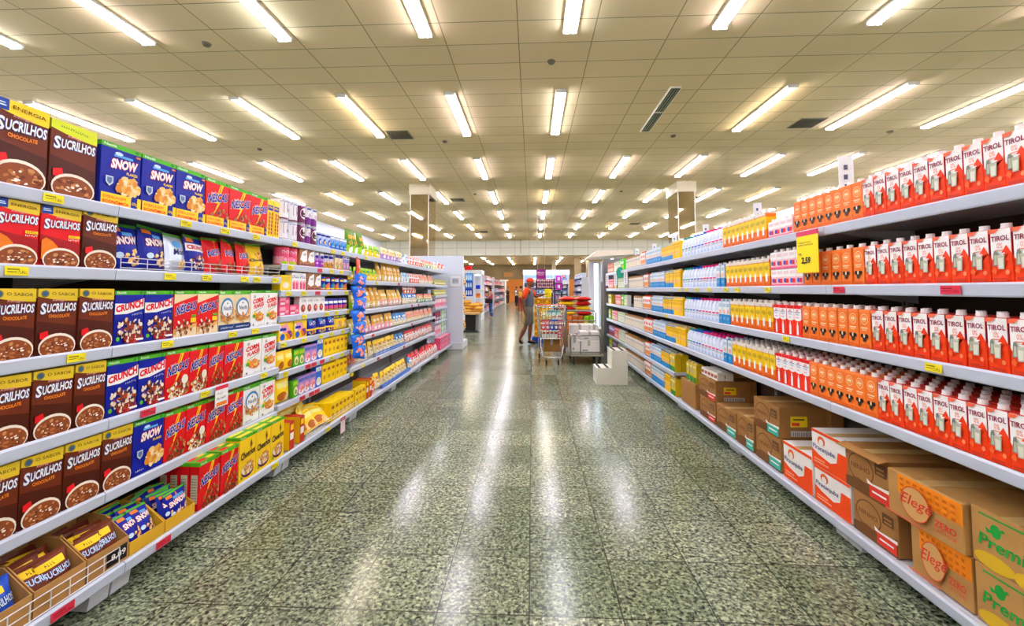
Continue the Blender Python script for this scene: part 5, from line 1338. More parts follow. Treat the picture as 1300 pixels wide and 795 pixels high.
# generic far shelving filled with packets
def far_shelf(name, label, side, X, y0, y1, levels, cols_, dens, grp, h=2.1, d=.45, backm=BACKG, pw=.16, ph=.2):
    L_ = y1-y0
    o = thing('shelving_unit', label, 'shelving', (X, y0 if side == 'L' else y1, 0), side_frame(side), 'far shelving')
    b = MB(); b.box((0, d, 0), (L_, d+.03, h), backm); b.box((0, 0.03, 0), (L_, d, .12), M('#8a8c90')); part('back_panel', b, o)
    for xx in (0, L_):
        b = MB(); b.box((xx-.02, .02, 0), (xx+.02, d, h), M('#b9bbc2')); part('end_frame', b, o)
    for z in levels:
        b = MB(); b.box((0, 0, z-.04), (L_, d, z), RAILW); part('shelf', b, o)
    n = int(L_/dens)
    for j, z in enumerate(levels):
        for i in range(n):
            q = FARP[(i*7+j*3+R.randrange(3)) % len(cols_)] if cols_ is None else cols_[(i//2+j*2+R.randrange(2)) % len(cols_)]
            y = y0+(i+.5)*L_/n
            ob = thing('food_box', f'{q.look}, {nth(i+1)} from near end, {nth(j+1)} level, {grp}', 'food box', ((X-.04) if side == 'L' else X+.04, y, z+.003), side_frame(side), 'packs on '+grp, q.mesh)
            ob.scale = (L_/n/q.w*.84, 1, (.18+.03*((i*5+j) % 3))/q.h)
mk = lambda c1, c2, l: pack(.2, .25, .25, M(c1), tart(('r', .1, .55, .9, .85, M(c2)), ('e', .5, .3, .3, .14, PWHT)), l)
FR = [mk('#b8304a', '#e88a9a', 'crimson pack'), mk('#e86a7a', '#f4d0d4', 'rose pack'), mk('#8a3a5a', '#d8a0b4', 'plum pack'), mk('#d8b8a8', '#a83a3a', 'beige pack'), mk('#e8e0dc', '#d85a5a', 'white pack')]
FB = [mk('#3a6ab0', '#c8dcf4', 'blue pack'), mk('#c8d4e4', '#3a4a8a', 'pale pack'), mk('#5a4a9a', '#e8a0b4', 'violet pack'), mk('#e8e8ee', '#c84a5a', 'white carton'), mk('#2a8a9a', '#e8f0f0', 'teal pack')]
far_shelf('s', 'long far shelving of red and pink packs behind the woman', 'L', -2.72, 23.6, 30.0, (.15, .55, .95, 1.35, 1.72, 2.02), FR, .45, 'far red shelving')
far_shelf('s', 'most distant shelving of mixed packs before the orange wall', 'L', -2.72, 31.0, 43.0, (.15, .7, 1.25, 1.8), FR+FB[:2], 1.0, 'most distant shelving', 2.3)
far_shelf('s', 'far shelving of blue and white packs beyond the trolley', 'R', 2.75, 24.0, 28.4, (.15, .55, .95, 1.35, 1.75, 2.1), FB, .44, 'far blue shelving')
# white gate frame before the orange wall
b = MB(); x0 = at(634, 360, 44).x; x1 = at(644, 360, 44).x
b.box((x0, 44, 2.3), (x1+.1, 44.1, 2.42), WHITE); b.box((x1-.25, 44, 0), (x1-.1, 44.1, 2.3), WHITE); b.box((x0, 44, 0), (x0+.1, 44.1, 2.3), WHITE)
thing('gate_frame', 'white gate frame before the orange wall', 'frame', (0, 0, 0), 0, None, b.mesh('gate_frame'))
b = MB(); p = at(640, 350, 50.3); q = at(651, 347, 50.3)
a = Art(b, lambda u, v, o: (p.x+u*(q.x-p.x), 50.38-o, p.z-.1+v*.45)); a.scr(.05, .1, 1, .9, M('#d8602a'), 7)
b.box((p.x-.05, 50.385, p.z-.15), (q.x+.05, 50.395, p.z+.4), M('#8a7048'))
thing('wall_sign', 'orange lettering on the brown upper wall', 'sign', (0, 0, 0), 0, None, b.mesh('wall_sign'))

# chilled cabinet with lit header
Yf = 27.0
def X_(px, Y=Yf): return at(px, 360, Y).x
def Z_(py, Y=Yf): return at(690, py, Y).z
o = thing('chilled_cabinet', 'wide chilled cabinet with glowing white header behind purple display', 'cabinet', (0, 0, 0))
b = MB(); b.box((X_(665), Yf, 0), (X_(723), Yf+.9, .5), M('#c9d2dc', .4)); b.box((X_(665), Yf+.8, .5), (X_(723), Yf+.9, Z_(343)), M('#b9d2e8', .5))
for xx in (665, 703, 722): b.box((X_(xx)-.03, Yf, 0), (X_(xx)+.03, Yf+.9, Z_(343)), WHITE)
part('cabinet_body', b, o)
b = MB(); b.box((X_(664), Yf-.1, Z_(348.5)), (X_(723), Yf+.9, Z_(343)), EM('#eaf4ff', 1.3)); part('lit_header', b, o)
for z in (.8, 1.15, 1.5, 1.85):
    b = MB(); b.box((X_(665), Yf+.15, z), (X_(722), Yf+.8, z+.03), WHITE); part('shelf', b, o)
b = MB(); b.box((X_(671), Yf+.2, 2.02), (X_(702), Yf+.26, 2.1), EM('#cfe8ff', 6)); part('lamp', b, o)
for j, z in enumerate((.83, 1.18, 1.53, 1.88)):
    for i in range(10):
        q = FB[(i+j*2) % 5]; xx = X_(668)+(X_(720)-X_(668))*(i+.5)/10
        ob = thing('food_box', f'{q.look}, {nth(i+1)} along level {nth(j+1)} of the chilled cabinet', 'food box', (xx, Yf+.3, z+.003), 0, 'packs in the chilled cabinet', q.mesh); ob.scale = (1.1, .8, .95)
# purple display board and hanging sign
Yp = 22.0
o = thing('purple_display', 'purple display rack of small packs below the purple sign', 'display rack', (0, 0, 0))
xa, xb = X_(680, Yp), X_(704.5, Yp); za, zb = Z_(366, Yp), Z_(354, Yp)
b = MB(); b.box((xa, Yp, za), (xb, Yp+.06, zb), M('#5a1440', .5)); 
for j in range(3): b.box((xa, Yp-.12, za+(zb-za)*j/3), (xb, Yp, za+(zb-za)*j/3+.015), M('#5a1440'))
part('board', b, o)
b = MB(); b.box((xa, Yp+.0, 0), (xa+.06, Yp+.4, za), M('#5a1440')); b.box((xb-.06, Yp, 0), (xb, Yp+.4, za), M('#5a1440')); b.box((xa, Yp+.06, 0), (xb, Yp+.4, .2), M('#5a1440')); part('stand', b, o)
PK = [mk('#a8506a', '#e8c0c8', 'mauve sachet'), mk('#d8b0b4', '#8a2a4a', 'pale mauve sachet')]
for j in range(3):
    for i in range(8):
        q = PK[(i+j) % 2]; ob = thing('sachet', f'{q.look}, {nth(i+1)} in {nth(j+1)} row of the purple display', 'sachet', (xa+.07+(xb-xa-.14)*(i+.5)/8, Yp-.06, za+.018+(zb-za)*j/3), 0, 'sachets on the purple display', q.mesh); ob.scale = (.45, .1, .55)
b = MB(); xa, xb, za, zb = X_(681, Yp-1), X_(693, Yp-1), Z_(354, Yp-1), Z_(342, Yp-1)
b.box((xa, Yp-1, za), (xb, Yp-.97, zb), M('#8a1a7a', .5)); a = Art(b, lambda u, v, o: (xa+u*(xb-xa), Yp-1-o, za+v*(zb-za)))
a.scr(.12, .5, .88, .72, PWHT, 6); a.rect(.2, .38, .8, .44, PINKL)
o = thing('hanging_sign', 'purple hanging sign over the purple display', 'sign', (0, 0, 0)); part('sign_board', b, o)
b = MB()
for x in (xa+.06, xb-.06): b.tube([(x, Yp-.985, zb), (x, Yp-.985, CEIL)], .006, METAL, 5)
part('hanging_wire', b, o)
for k, (p0_, p1_, q0_, q1_, c) in enumerate(((706, 713, 350, 358, '#d82ac8'), (706, 713, 360, 368, '#c81ab0'), (714.5, 718, 347, 353, '#d84a4a'), (714.5, 722, 356, 361, '#f0f0f0'))):
    b = MB(); b.box((X_(p0_, 26.8), 26.97, Z_(q1_, 26.8)), (X_(p1_, 26.8), 26.999, Z_(q0_, 26.8)), M(c, .5))
    a = Art(b, lambda u, v, o: (X_(p0_, 26.8)+u*(X_(p1_, 26.8)-X_(p0_, 26.8)), 26.97-o, Z_(q1_, 26.8)+v*(Z_(q0_, 26.8)-Z_(q1_, 26.8)))); a.rect(.3, .25, .45, .75, PWHT); a.rect(.55, .25, .7, .75, PWHT)
    thing('sign_panel', ['upper magenta poster on the chilled cabinet', 'lower magenta poster on the chilled cabinet', 'small red card on the chilled cabinet edge', 'white and red card on the chilled cabinet edge'][k], 'poster', (0, 0, 0), 0, None, b.mesh('poster_panel'))
# grey far columns
for k, (px0, px1) in enumerate(((730, 738), (744, 748))):
    b = MB(); b.box((X_(px0, 40), 40, 0), (X_(px1, 40), 40.6, CEIL2), M('#8a7a62', .7)); struct('column', b)
b = MB(); b.box((X_(701, 42), 42, 0), (X_(706, 42), 42.5, CEIL2), M('#b9ad98', .7)); struct('column', b)

# lit cooler at the end of the milk shelving
o = thing('cooler_cabinet', 'upright cooler with bright lit edge ending the milk shelving', 'cooler', (0, 0, 0))
b = MB(); b.box((1.62, 9.78, 0), (2.2, 9.84, 2.1), M('#8d8f94', .3, .6)); b.box((1.42, 9.95, 0), (2.6, 10.9, .5), M('#c9ccd2', .4)); b.box((1.42, 10.7, .5), (2.6, 10.9, 2.1), M('#c9ccd2', .4)); b.box((1.6, 9.84, 0), (1.66, 10.0, 2.05), METAL); part('cabinet_body', b, o)
b = MB(); b.box((1.45, 9.95, .55), (1.53, 10.02, 2.0), EM('#dff0ff', 4.5)); part('light_panel', b, o, 'glowing white edge panel')
b = MB(); b.prism_y([(1.3, 2.14), (2.3, 2.2), (2.3, 2.3), (1.5, 2.3)], 9.75, 10.9, M('#f0e6d4', .5)); part('canopy', b, o)

# ------------------------------------------------------------------ step stool
o = thing('step_stool', 'white two-step stool with dark grip strips beside the milk shelving', 'step stool', (.95, 6.42, 0), 0)
IV = M('#e9e7da', .5, noise=.08, nscale=6)
b = MB(); b.prism_y([(0, .0), (.455, .0), (.455, .5), (.225, .5), (.225, .245), (0, .245)], 0, .36, IV); part('stool_body', b, o)
for z, x0 in ((.245, 0.), (.5, .225)):
    for xx in (.03, .15):
        b = MB(); b.box((x0+xx, .01, z), (x0+xx+.035, .35, z+.003), M('#3a3a36', .8)); part('grip_strip', b, o)

# ------------------------------------------------------------------ shopping cart
CH = M('#c8cacf', .22, .9)
o = thing('shopping_cart', 'wire shopping cart loaded with pink and blue packs', 'shopping cart', (.375, 8.0, 0), 0)
b = MB()
def fr(t): # cart outline at height t=0 bottom .. 1 top : front y, half width, z
    return (.1-.08*t, .2+.06*t, .48+.62*t*.95)
n = 7
for k in range(5):
    t = k/4; y, hw, z = fr(t); zb = z+.0; yb = .82+.05*t
    b.tube([(-hw, y, z), (hw, y, z), (hw+.03, yb, zb+.0), (-hw-.03, yb, zb)], .006 if k in (1, 2, 3) else .009, CH, 5, closed=True)
for i in range(9):
    s = -1+2*i/8
    b.tube([(s*fr(0)[1], fr(0)[0], fr(0)[2]), (s*fr(1)[1], fr(1)[0], fr(1)[2])], .0048, CH, 5)
for sgn in (-1, 1):
    for i in range(10):
        q = i/9; b.tube([(sgn*(.2+.03*q), .1+.72*q, .48), (sgn*(.26+.03*q), .02+.85*q, 1.07)], .0048, CH, 5)
for i in range(7): b.tube([(-.2+i*.4/6, .1, .48), (-.22+i*.44/6, .82, .48)], .0048, CH, 5)
part('basket', b, o)
b = MB()
b.tube([(-.2, .82, .48), (-.21, .1, .34), (-.17, .0, .16), (-.13, -.03, .15), (.13, -.03, .15), (.17, .0, .16), (.21, .1, .34), (.2, .82, .48)], .012, CH, 8)
for sgn in (-1, 1):
    b.tube([(sgn*.17, .0, .155), (sgn*.24, .8, .2), (sgn*.25, .85, 1.0)], .012, CH, 8)
b.tube([(-.22, .5, .19), (.22, .5, .19)], .008, CH, 6); b.tube([(-.24, .8, .2), (.24, .8, .2)], .008, CH, 6)
for i in range(4): b.tube([(-.15+i*.1, .05, .16), (-.18+i*.12, .8, .2)], .005, CH, 5)
part('frame', b, o)
b = MB(); b.tube([(-.29, .9, 1.08), (.29, .9, 1.08)], .017, M('#c8322a', .4), 8); b.tube([(-.28, .85, 1.05), (-.29, .9, 1.08)], .012, CH, 6); b.tube([(.28, .85, 1.05), (.29, .9, 1.08)], .012, CH, 6); part('push_handle', b, o, 'red push handle')
for sx, sy in ((-.11, .0), (.11, .0), (-.23, .72), (.23, .72)):
    b = MB(); b.prism_x([(sy+.055*cos(a), .06+.055*sin(a)) for a in [2*pi*k/16 for k in range(16)]], sx-.014, sx+.014, M('#2a2a2c', .6))
    b.tube([(sx, sy, .06), (sx, sy-.0, .17)], .012, CH, 6); b.box((sx-.022, sy-.02, .05), (sx+.022, sy+.02, .125), CH); part('wheel', b, o)
cartp = [mk('#e04a5a', '#f4b0b4', 'pink pack'), mk('#2a5ac0', '#e8c0a0', 'blue pack'), mk('#5a9a9a', '#c8e0dc', 'teal pack'), mk('#f0ece4', '#c84a3a', 'white pack'), mk('#e8c83a', '#f8f0c0', 'yellow pack')]
def inside(k, x, y, z, sx, sz, lab):
    q = cartp[k]; ob = thing('food_box', f'{q.look} in the shopping cart, {lab}', 'food box', (.375+x, 8.0+y, z), 0, 'packs in the shopping cart', q.mesh); ob.scale = (sx, .45, sz)
for i in range(5): inside(3 if i < 4 else 0, -.15+i*.075, .14, .487, .36, .56, f'lower front row, {nth(i+1)} across')
for i, k in enumerate((0, 0, 1, 1, 0)): inside(k, -.16+i*.08, .13, .63, .38, .8, f'middle front row, {nth(i+1)} across')
for i, k in enumerate((0, 3, 1, 3, 0)): inside(k, -.16+i*.08, .28, .487, .38, .9, f'second rank, {nth(i+1)} across')
for i, k in enumerate((4, 4, 3, 3)): inside(k, -.15+i*.1, .14, .835, .46, .3, f'upper front row, {nth(i+1)} across')
for i, k in enumerate((4, 2, 2, 2)): inside(k, -.13+i*.09, .3, .75, .42, 1.0, f'tall rear row, {nth(i+1)} across')
for i, k in enumerate((3, 2, 0)): inside(k, -.13+i*.13, .5, .487, .6, 1.9, f'deepest row, {nth(i+1)} across')
def crate(x, y, z, w, d, h, m, lab, art=None, name='cardboard_box', tape=True, grp=None):
    o = thing(name, lab, 'cardboard box', (x, y, z), 0, grp); b = MB(); b.box((-w/2, 0, 0), (w/2, d, h), m, .006); a = Art(b, flat(w, h))
    if art: art(a)
    part('carton_body', b, o)
    if tape: t = MB(); t.box((-.025, -.001, h*.6), (.025, 0, h), M('#b9b4a4', .4)); t.box((-.025, 0, h), (.025, d, h+.001), M('#b9b4a4', .4)); part('tape', t, o)
crate(.375, 8.25, .215, .3, .42, .22, KRB, 'brown carton on the lower tray of the shopping cart')

# ------------------------------------------------------------------ platform trolley
STEEL = M('#8f8c86', .35, .7)
o = thing('platform_trolley', 'grey steel platform trolley carrying white cartons', 'trolley', (1.02, 8.05, 0), 0)
b = MB(); b.box((-.31, 0, .16), (.31, .95, .205), M('#a9a493', .5), .006); part('platform', b, o)
b = MB()
for y in (-.0, ):
    b.tube([(-.3, y, .2), (-.3, y, .5), (-.27, y, .55), (.22, y, .55), (.25, y, .5), (.25, y, .2)], .014, STEEL, 8)
b.tube([(-.12, 0, .2), (-.12, 0, .44)], .012, STEEL, 8); b.tube([(-.3, 0, .24), (.25, 0, .24)], .01, STEEL, 8); part('front_hoop', b, o)
b = MB()
b.tube([(-.31, .95, .2), (-.31, .95, .92), (-.28, .95, .96), (.28, .95, .96), (.31, .95, .92), (.31, .95, .2)], .018, STEEL, 8); b.tube([(-.31, .95, .75), (.31, .95, .75)], .014, STEEL, 8); b.tube([(.3, .1, .2), (.3, .1, 1.55)], .02, STEEL, 8); part('push_frame', b, o)
for sx, sy in ((-.24, .1), (.24, .1), (-.24, .82), (.24, .82)):
    b = MB(); b.prism_x([(sy+.075*cos(a), .077+.075*sin(a)) for a in [2*pi*k/18 for k in range(18)]], sx-.02, sx+.02, M('#3a3632', .6)); b.box((sx-.03, sy-.03, .09), (sx+.03, sy+.03, .16), STEEL); part('wheel', b, o)
g = 'white cartons on the platform trolley'
WB = M('#eeeae6', .5)
lab_art = lambda a: (a.rect(.2, .2, .45, .32, M('#9a9aa0')), a.rect(.0, .84, 1, .86, M('#c9c6c0')))
crate(1.06, 8.08, .207, .4, .4, .24, WB, 'front lower white carton on the platform trolley', lab_art, grp=g)
crate(.795, 8.1, .207, .12, .5, .33, WB, 'slim upright white carton at the edge of the platform trolley', lab_art, grp=g)
crate(1.0, 8.5, .207, .52, .42, .26, WB, 'rear lower white carton on the platform trolley', lab_art, grp=g)
crate(.94, 8.5, .469, .36, .42, .24, WB, 'upper wide white carton on the platform trolley', lab_art, grp=g)
crate(1.22, 8.5, .469, .17, .42, .24, WB, 'upper narrow white carton on the platform trolley', lab_art, grp=g)
crate(1.08, 8.1, .449, .36, .38, .16, WB, 'upper front white carton on the platform trolley', lab_art, grp=g)
# second trolley behind with boxes and sacks
o = thing('wooden_pallet', 'low wooden pallet stacked with boxes and grain sacks', 'pallet', (1.02, 9.55, 0))
b = MB()
for k in range(5): b.box((-.38, k*.16, .1), (.38, k*.16+.1, .125), M('#8a6a40', .8, noise=.3))
for x in (-.36, -.04, .28): b.box((x, 0, 0), (x+.08, .74, .1), M('#7a5a36', .8, noise=.3))
part('deck', b, o)
g = 'boxes under the grain sacks'
for i, (m, l) in enumerate(((M('#e87a2a'), 'orange'), (M('#c86a2a'), 'rust'), (M('#8ac41e'), 'lime'))):
    crate(.77+i*.25, 9.58, .127, .24, .6, .4, M('#a9763a', .8), f'brown base carton below the {l} box', None, grp='base cartons on the pallet', tape=False)
    crate(.77+i*.25, 9.58, .529, .24, .6, .29, m, f'{l} box below the grain sacks', lambda a: (a.rect(.45, .05, .55, .95, GREEN2 if i == 2 else M('#a84a1a')), a.rect(.1, .2, .38, .7, CRMB if i == 0 else YEL if i == 2 else ORNG)), grp=g, tape=False)
P['sackR'] = bag(.36, .5, .1, M('#c8201e', .35), RED2, tart(('r', .15, .3, .85, .7, YEL), ('e', .5, .5, .2, .1, PWHT)), 'red sack', 'grain_sack', 'sack', 10, 12, sag=.05, pw=(.3, .3))
P['sackY'] = bag(.36, .5, .1, M('#f2c81a', .35), GOLD, tart(('r', .15, .3, .85, .7, RED), ('e', .5, .5, .2, .1, PWHT)), 'yellow sack', 'grain_sack', 'sack', 10, 12, sag=.05, pw=(.3, .3))
ns = {}
for j in range(4):
    for i in range(2):
        k = 'sackY' if (i+j) % 2 == (0 if j < 3 else 1) else 'sackR'
        if j == 3 and i == 0: k = 'sackR'
        ns[k] = ns.get(k, 0)+1
        thing('grain_sack', f'{P[k].look} of grain on the boxes behind the trolley, {nth(ns[k])} {P[k].look.split()[0]} one upward', 'sack', (.80+i*.36+R.uniform(-.01, .01), 9.6+R.uniform(-.03, .03), .822+j*.106+.1), 0, 'grain sacks', P[k].mesh, rot=(-pi/2, 0, R.uniform(-.08, .08)))

# yellow stacked display and other goods near the man
g = 'yellow boxes stacked by the man'
for k in range(6):
    for i in range(2):
        crate(.17+i*.23, 11.3, .16+k*.17, .22, .35, .165, M('#f0a81a' if k % 2 else '#f4c02a'), f'yellow box of the {"" if i else "aisle side "}stack behind the cart, {nth(k+1)} upward', lambda a: (a.rect(.1, .3, .9, .7, M('#d8801a')), a.ell(.5, .5, .2, .2, YEL)), 'yellow_box', False, g)
b = MB(); b.box((-.3, 0, 0), (.3, .45, .16), M('#1c4aa8', .5), .01); thing('blue_plinth', 'blue plinth under the yellow box stacks', 'plinth', (.3, 11.25, 0), 0, None, b.mesh('blue_plinth'))
o = thing('price_sign', 'yellow price sign above the yellow boxes', 'price sign', (.42, 11.2, 1.18))
b = MB(); b.box((-.09, 0, .02), (.09, .006, .24), M('#fbe412', .45)); a = Art(b, flat(.18, .22, 0, None, .02)); a.scr(.2, .35, .8, .55, BLK, 5); part('sign_board', b, o)
b = MB(); b.tube([(0, .05, 0), (0, .012, .1)], .006, METAL, 6); b.box((-.05, .0, 0), (.05, .1, .006), METAL); part('sign_stem', b, o)
o = thing('pallet_jack', 'dark pallet jack handle loop beside the yellow price sign', 'pallet jack', (.68, 11.74, 0))
BKM = M('#22242c', .45)
b = MB(); b.tube([(-.13, 0, 1.0), (-.13, 0, 1.3), (-.09, 0, 1.38), (.09, 0, 1.38), (.13, 0, 1.3), (.13, 0, 1.0)], .022, BKM, 8); b.tube([(-.13, 0, 1.0), (0, 0, .86), (.13, 0, 1.0)], .02, BKM, 8); part('handle_loop', b, o)
b = MB(); b.tube([(0, 0, .87), (0, .05, .18)], .025, BKM, 8); part('tow_bar', b, o)
b = MB(); b.box((-.26, .05, .05), (-.1, 1.1, .1), M('#a83a1a', .5)); b.box((.1, .05, .05), (.26, 1.1, .1), M('#a83a1a', .5)); b.box((-.2, -.02, .05), (.2, .12, .3), M('#a83a1a', .5)); part('fork', b, o)
for x in (-.06, .06):
    b = MB(); b.prism_x([(.02+.06*cos(a), .06+.06*sin(a)) for a in [2*pi*k/14 for k in range(14)]], x-.02, x+.02, BLACK); part('wheel', b, o)
# brown cartons by the far blue shelving
for k, (px, yy, w, h) in enumerate(((726, 20, .8, .75), (738, 18.4, .6, .72), (715, 21, .5, .6))):
    crate(X_(px, yy), yy, 0, w, .6, h+.35, M('#9c7a4a', .8), ['wide brown carton behind the grain sacks', 'brown carton before the far blue shelving', 'smaller brown carton behind the grain sacks'][k], None, grp='brown cartons far down the aisle')

# ------------------------------------------------------------------ people
def skinned(verts, edges, radii, mat, name, sub=2, root=0):
    me = bpy.data.meshes.new(name); me.from_pydata(verts, edges, [])
    ob = bpy.data.objects.new(name, me); COL.objects.link(ob)
    sm = ob.modifiers.new('skin', 'SKIN'); sm.use_smooth_shade = True
    lay = me.skin_vertices[0].data
    for i, r in enumerate(radii):
        lay[i].radius = r if isinstance(r, tuple) else (r, r); lay[i].use_root = (i == root)
    ss = ob.modifiers.new('sub', 'SUBSURF'); ss.levels = sub; ss.render_levels = sub
    dg = bpy.context.evaluated_depsgraph_get(); dg.update()
    out = bpy.data.meshes.new_from_object(ob.evaluated_get(dg))
    out.materials.clear(); out.materials.append(mat)
    bpy.data.objects.remove(ob)
    return out
def chain(pts, radii, mat, name, sub=1):
    return skinned(pts, [(i, i+1) for i in range(len(pts)-1)], radii, mat, name, sub)
def mesh_to_mb(me, m):
    b = MB(); b.add([v.co[:] for v in me.vertices], [tuple(p.vertices) for p in me.polygons], m); return b
def person(loc, rot, label, J, skin, cloth, hair, hs=1.):
    """J: joint name -> local point (facing -y).  cloth: list of (part name, [joints], radii, material)."""
    root = thing('person', label, 'person', loc, rot)
    V = []; E = []; Rr = []
    def add(p, r, par=None):
        V.append(tuple(p)); Rr.append(r)
        if par is not None: E.append((par, len(V)-1))
        return len(V)-1
    pel = add(J['pelvis'], (.12, .1)); sp = add(J['waist'], (.105, .085), pel); ch = add(J['chest'], (.125, .095), sp); nb = add(J['neck'], .05, ch)
    jw = add(J['head']+Vector((0, -.012, -.06)), (.055, .06), nb); hd = add(J['head']+Vector((0, 0, .02)), (.07, .085), jw); add(J['head']+Vector((0, .01, .085)), (.055, .065), hd)
    for s in 'RL':
        hp = add(J['hip'+s], .085, pel); kn = add(J['knee'+s], .055, hp); cf = add((J['knee'+s]*.65+J['ankle'+s]*.35), .064, kn); an = add(J['ankle'+s], .036, cf); add(J['toe'+s], .032, an)
        sh = add(J['sh'+s], .055, ch); el = add(J['el'+s], .04, sh); wr = add(J['wr'+s], .027, el)
        d = (J['wr'+s]-J['el'+s]).normalized(); side = d.cross(Vector((0, 0, 1)) if abs(d.z) < .8 else Vector((0, 1, 0))).normalized(); nrm = d.cross(side)
        pm = add(J['wr'+s]+d*.05, (.03, .018), wr)
        for k, (off, ln) in enumerate(((-.03, .065), (-.01, .078), (.01, .074), (.03, .058))):
            base = J['wr'+s]+d*.085+side*off
            f1 = add(base, .0085, pm); f2 = add(base+d*ln*.55+nrm*.008, .008, f1); add(base+d*ln*.9+nrm*.028, .007, f2)
        t1 = add(J['wr'+s]+d*.045+side*.04, .0095, pm); add(J['wr'+s]+d*.085+side*.055+nrm*.012, .008, t1)
    body = skinned(V, E, Rr, M(skin, .5), 'body', 2)
    b = mesh_to_mb(body, M(skin, .5))
    h = J['head']
    b.ball(h, (.075, .095, .112), M(skin, .5), 16, 12)
    b.ball(h+Vector((0, -.035, -.075)), (.045, .05, .04), M(skin, .5), 10, 8)
    b.ball(h+Vector((0, -.092, -.005)), (.013, .022, .024), M(skin, .5), 8, 6)
    for s in (-1, 1):
        b.ball(h+Vector((s*.072, .0, -.005)), (.012, .022, .032), M(skin, .5), 8, 6)
        b.ball(h+Vector((s*.03, -.078, .025)), (.012, .01, .009), PWHT, 8, 6); b.ball(h+Vector((s*.03, -.086, .025)), (.006, .005, .006), BLK, 6, 5)
        b.ball(h+Vector((s*.03, -.082, .046)), (.02, .008, .005), M('#2a1a12'), 6, 4)
    b.ball(h+Vector((0, -.075, -.052)), (.026, .012, .008), M('#8a4a42'), 8, 5)
    part('body', b.mesh('body', True), root)
    for nm, js, rs, m in cloth:
        b = MB()
        if js == 'balls':
            for c_, r_ in rs: b.ball(c_, r_, m, 14, 10)
            part(nm, b.mesh(nm, True), root); continue

        for ji, ri in zip(js, rs):
            pts = [J[q] if isinstance(q, str) else q for q in ji]
            me = chain([p[:] for p in pts], ri, m, nm); b.add([v.co[:] for v in me.vertices], [tuple(p.vertices) for p in me.polygons], m)
        part(nm, b.mesh(nm, True), root)
    return root
def joints(**k): return {a: Vector(v) for a, v in k.items()}
V3 = Vector
J = joints(pelvis=(0, .0, .9), waist=(0, .0, 1.04), chest=(0, -.01, 1.3), neck=(0, -.02, 1.47), head=(0, -.06, 1.57),
    hipR=(-.09, 0, .86), kneeR=(-.1, .06, .46), ankleR=(-.1, .22, .14), toeR=(-.1, .12, .035), hipL=(.09, 0, .86), kneeL=(.1, -.06, .47), ankleL=(.1, -.03, .085), toeL=(.1, -.2, .035),
    shR=(-.2, .03, 1.4), elR=(-.25, .12, 1.13), wrR=(-.24, .09, .88), shL=(.19, -.03, 1.4), elL=(.22, -.2, 1.2), wrL=(.12, -.36, 1.26))
GREY = M('#5c6672', .8); ORS = M('#d8481c', .7); SHO = M('#6a655c', .8); TANS = M('#b99a62', .8)
man = person((-.1, 11.0, 0), pi/2, 'person in grey shirt with orange sleeves, red cap and grey shorts', J, '#7a4a2e', [
    ('shirt', [['pelvis', 'waist', 'chest', V3((0, -.015, 1.44))]], [[(.185, .16), (.175, .155), (.195, .155), (.08, .075)]], GREY),
    ('sleeve', [[V3((-.11, .03, 1.41)), 'shR', V3((-.235, .085, 1.25)), V3((-.248, .115, 1.16))]], [[.07, .085, .075, .07]], ORS), ('sleeve', [[V3((.11, .02, 1.41)), 'shL', V3((.21, -.12, 1.29)), V3((.218, -.18, 1.22))]], [[.07, .085, .075, .07]], ORS), ('back_yoke', [[V3((-.08, .085, 1.4)), V3((-.1, .1, 1.2))], [V3((.08, .085, 1.4)), V3((.1, .1, 1.2))]], [[(.07, .06), (.06, .055)]]*2, ORS),
    ('shorts', [[V3((0, 0, .96)), 'hipR', V3((-.1, .05, .6)), V3((-.1, .07, .47))], [V3((0, 0, .96)), 'hipL', V3((.1, -.04, .6)), V3((.1, -.06, .47))]], [[(.175, .155), .135, .115, .11]]*2, SHO),
    ('side_stripe', [[V3((-.155, .1, .86)), V3((-.175, .1, .7)), V3((-.175, .12, .5))]], [[.045, .04, .04]], TANS),
    ('shoe', [['ankleR', V3((-.1, .19, .06)), 'toeR']], [[.045, .045, .035]], BLACK), ('shoe', [['ankleL', V3((.1, 0, .05)), V3((.1, -.1, .045)), 'toeL']], [[.05, .045, .045, .03]], BLACK),
    ('cap', 'balls', [(J['head']+V3((0, .005, .065)), (.086, .105, .07)), (J['head']+V3((0, -.12, .052)), (.065, .075, .012))], M('#d8381c', .7))], None)
b = MB(); b.box((-.07, -.02, -.002), (.07, .18, .002), PWHT)
thing('paper_sheet', 'white paper held by the person in grey shirt', 'paper', (.23, 11.12, 1.2), 0, None, b.mesh('paper_sheet'), rot=(.2, .1, .2))
J2 = joints(pelvis=(0, .0, .86), waist=(0, .0, .98), chest=(0, -.01, 1.2), neck=(0, -.02, 1.34), head=(0, -.06, 1.43),
    hipR=(-.08, 0, .82), kneeR=(-.08, -.03, .44), ankleR=(-.08, .03, .08), toeR=(-.08, -.12, .03), hipL=(.08, 0, .82), kneeL=(.08, .02, .44), ankleL=(.08, .1, .08), toeL=(.08, -.04, .03),
    shR=(-.17, .0, 1.28), elR=(-.2, -.06, 1.05), wrR=(-.15, -.24, 1.12), shL=(.17, .0, 1.28), elL=(.21, -.05, 1.05), wrL=(.15, -.24, 1.1))
TOPP = M('#b83a58', .8); JEAN = M('#2f4f8a', .85); HAIR = M('#1c1210', .6)
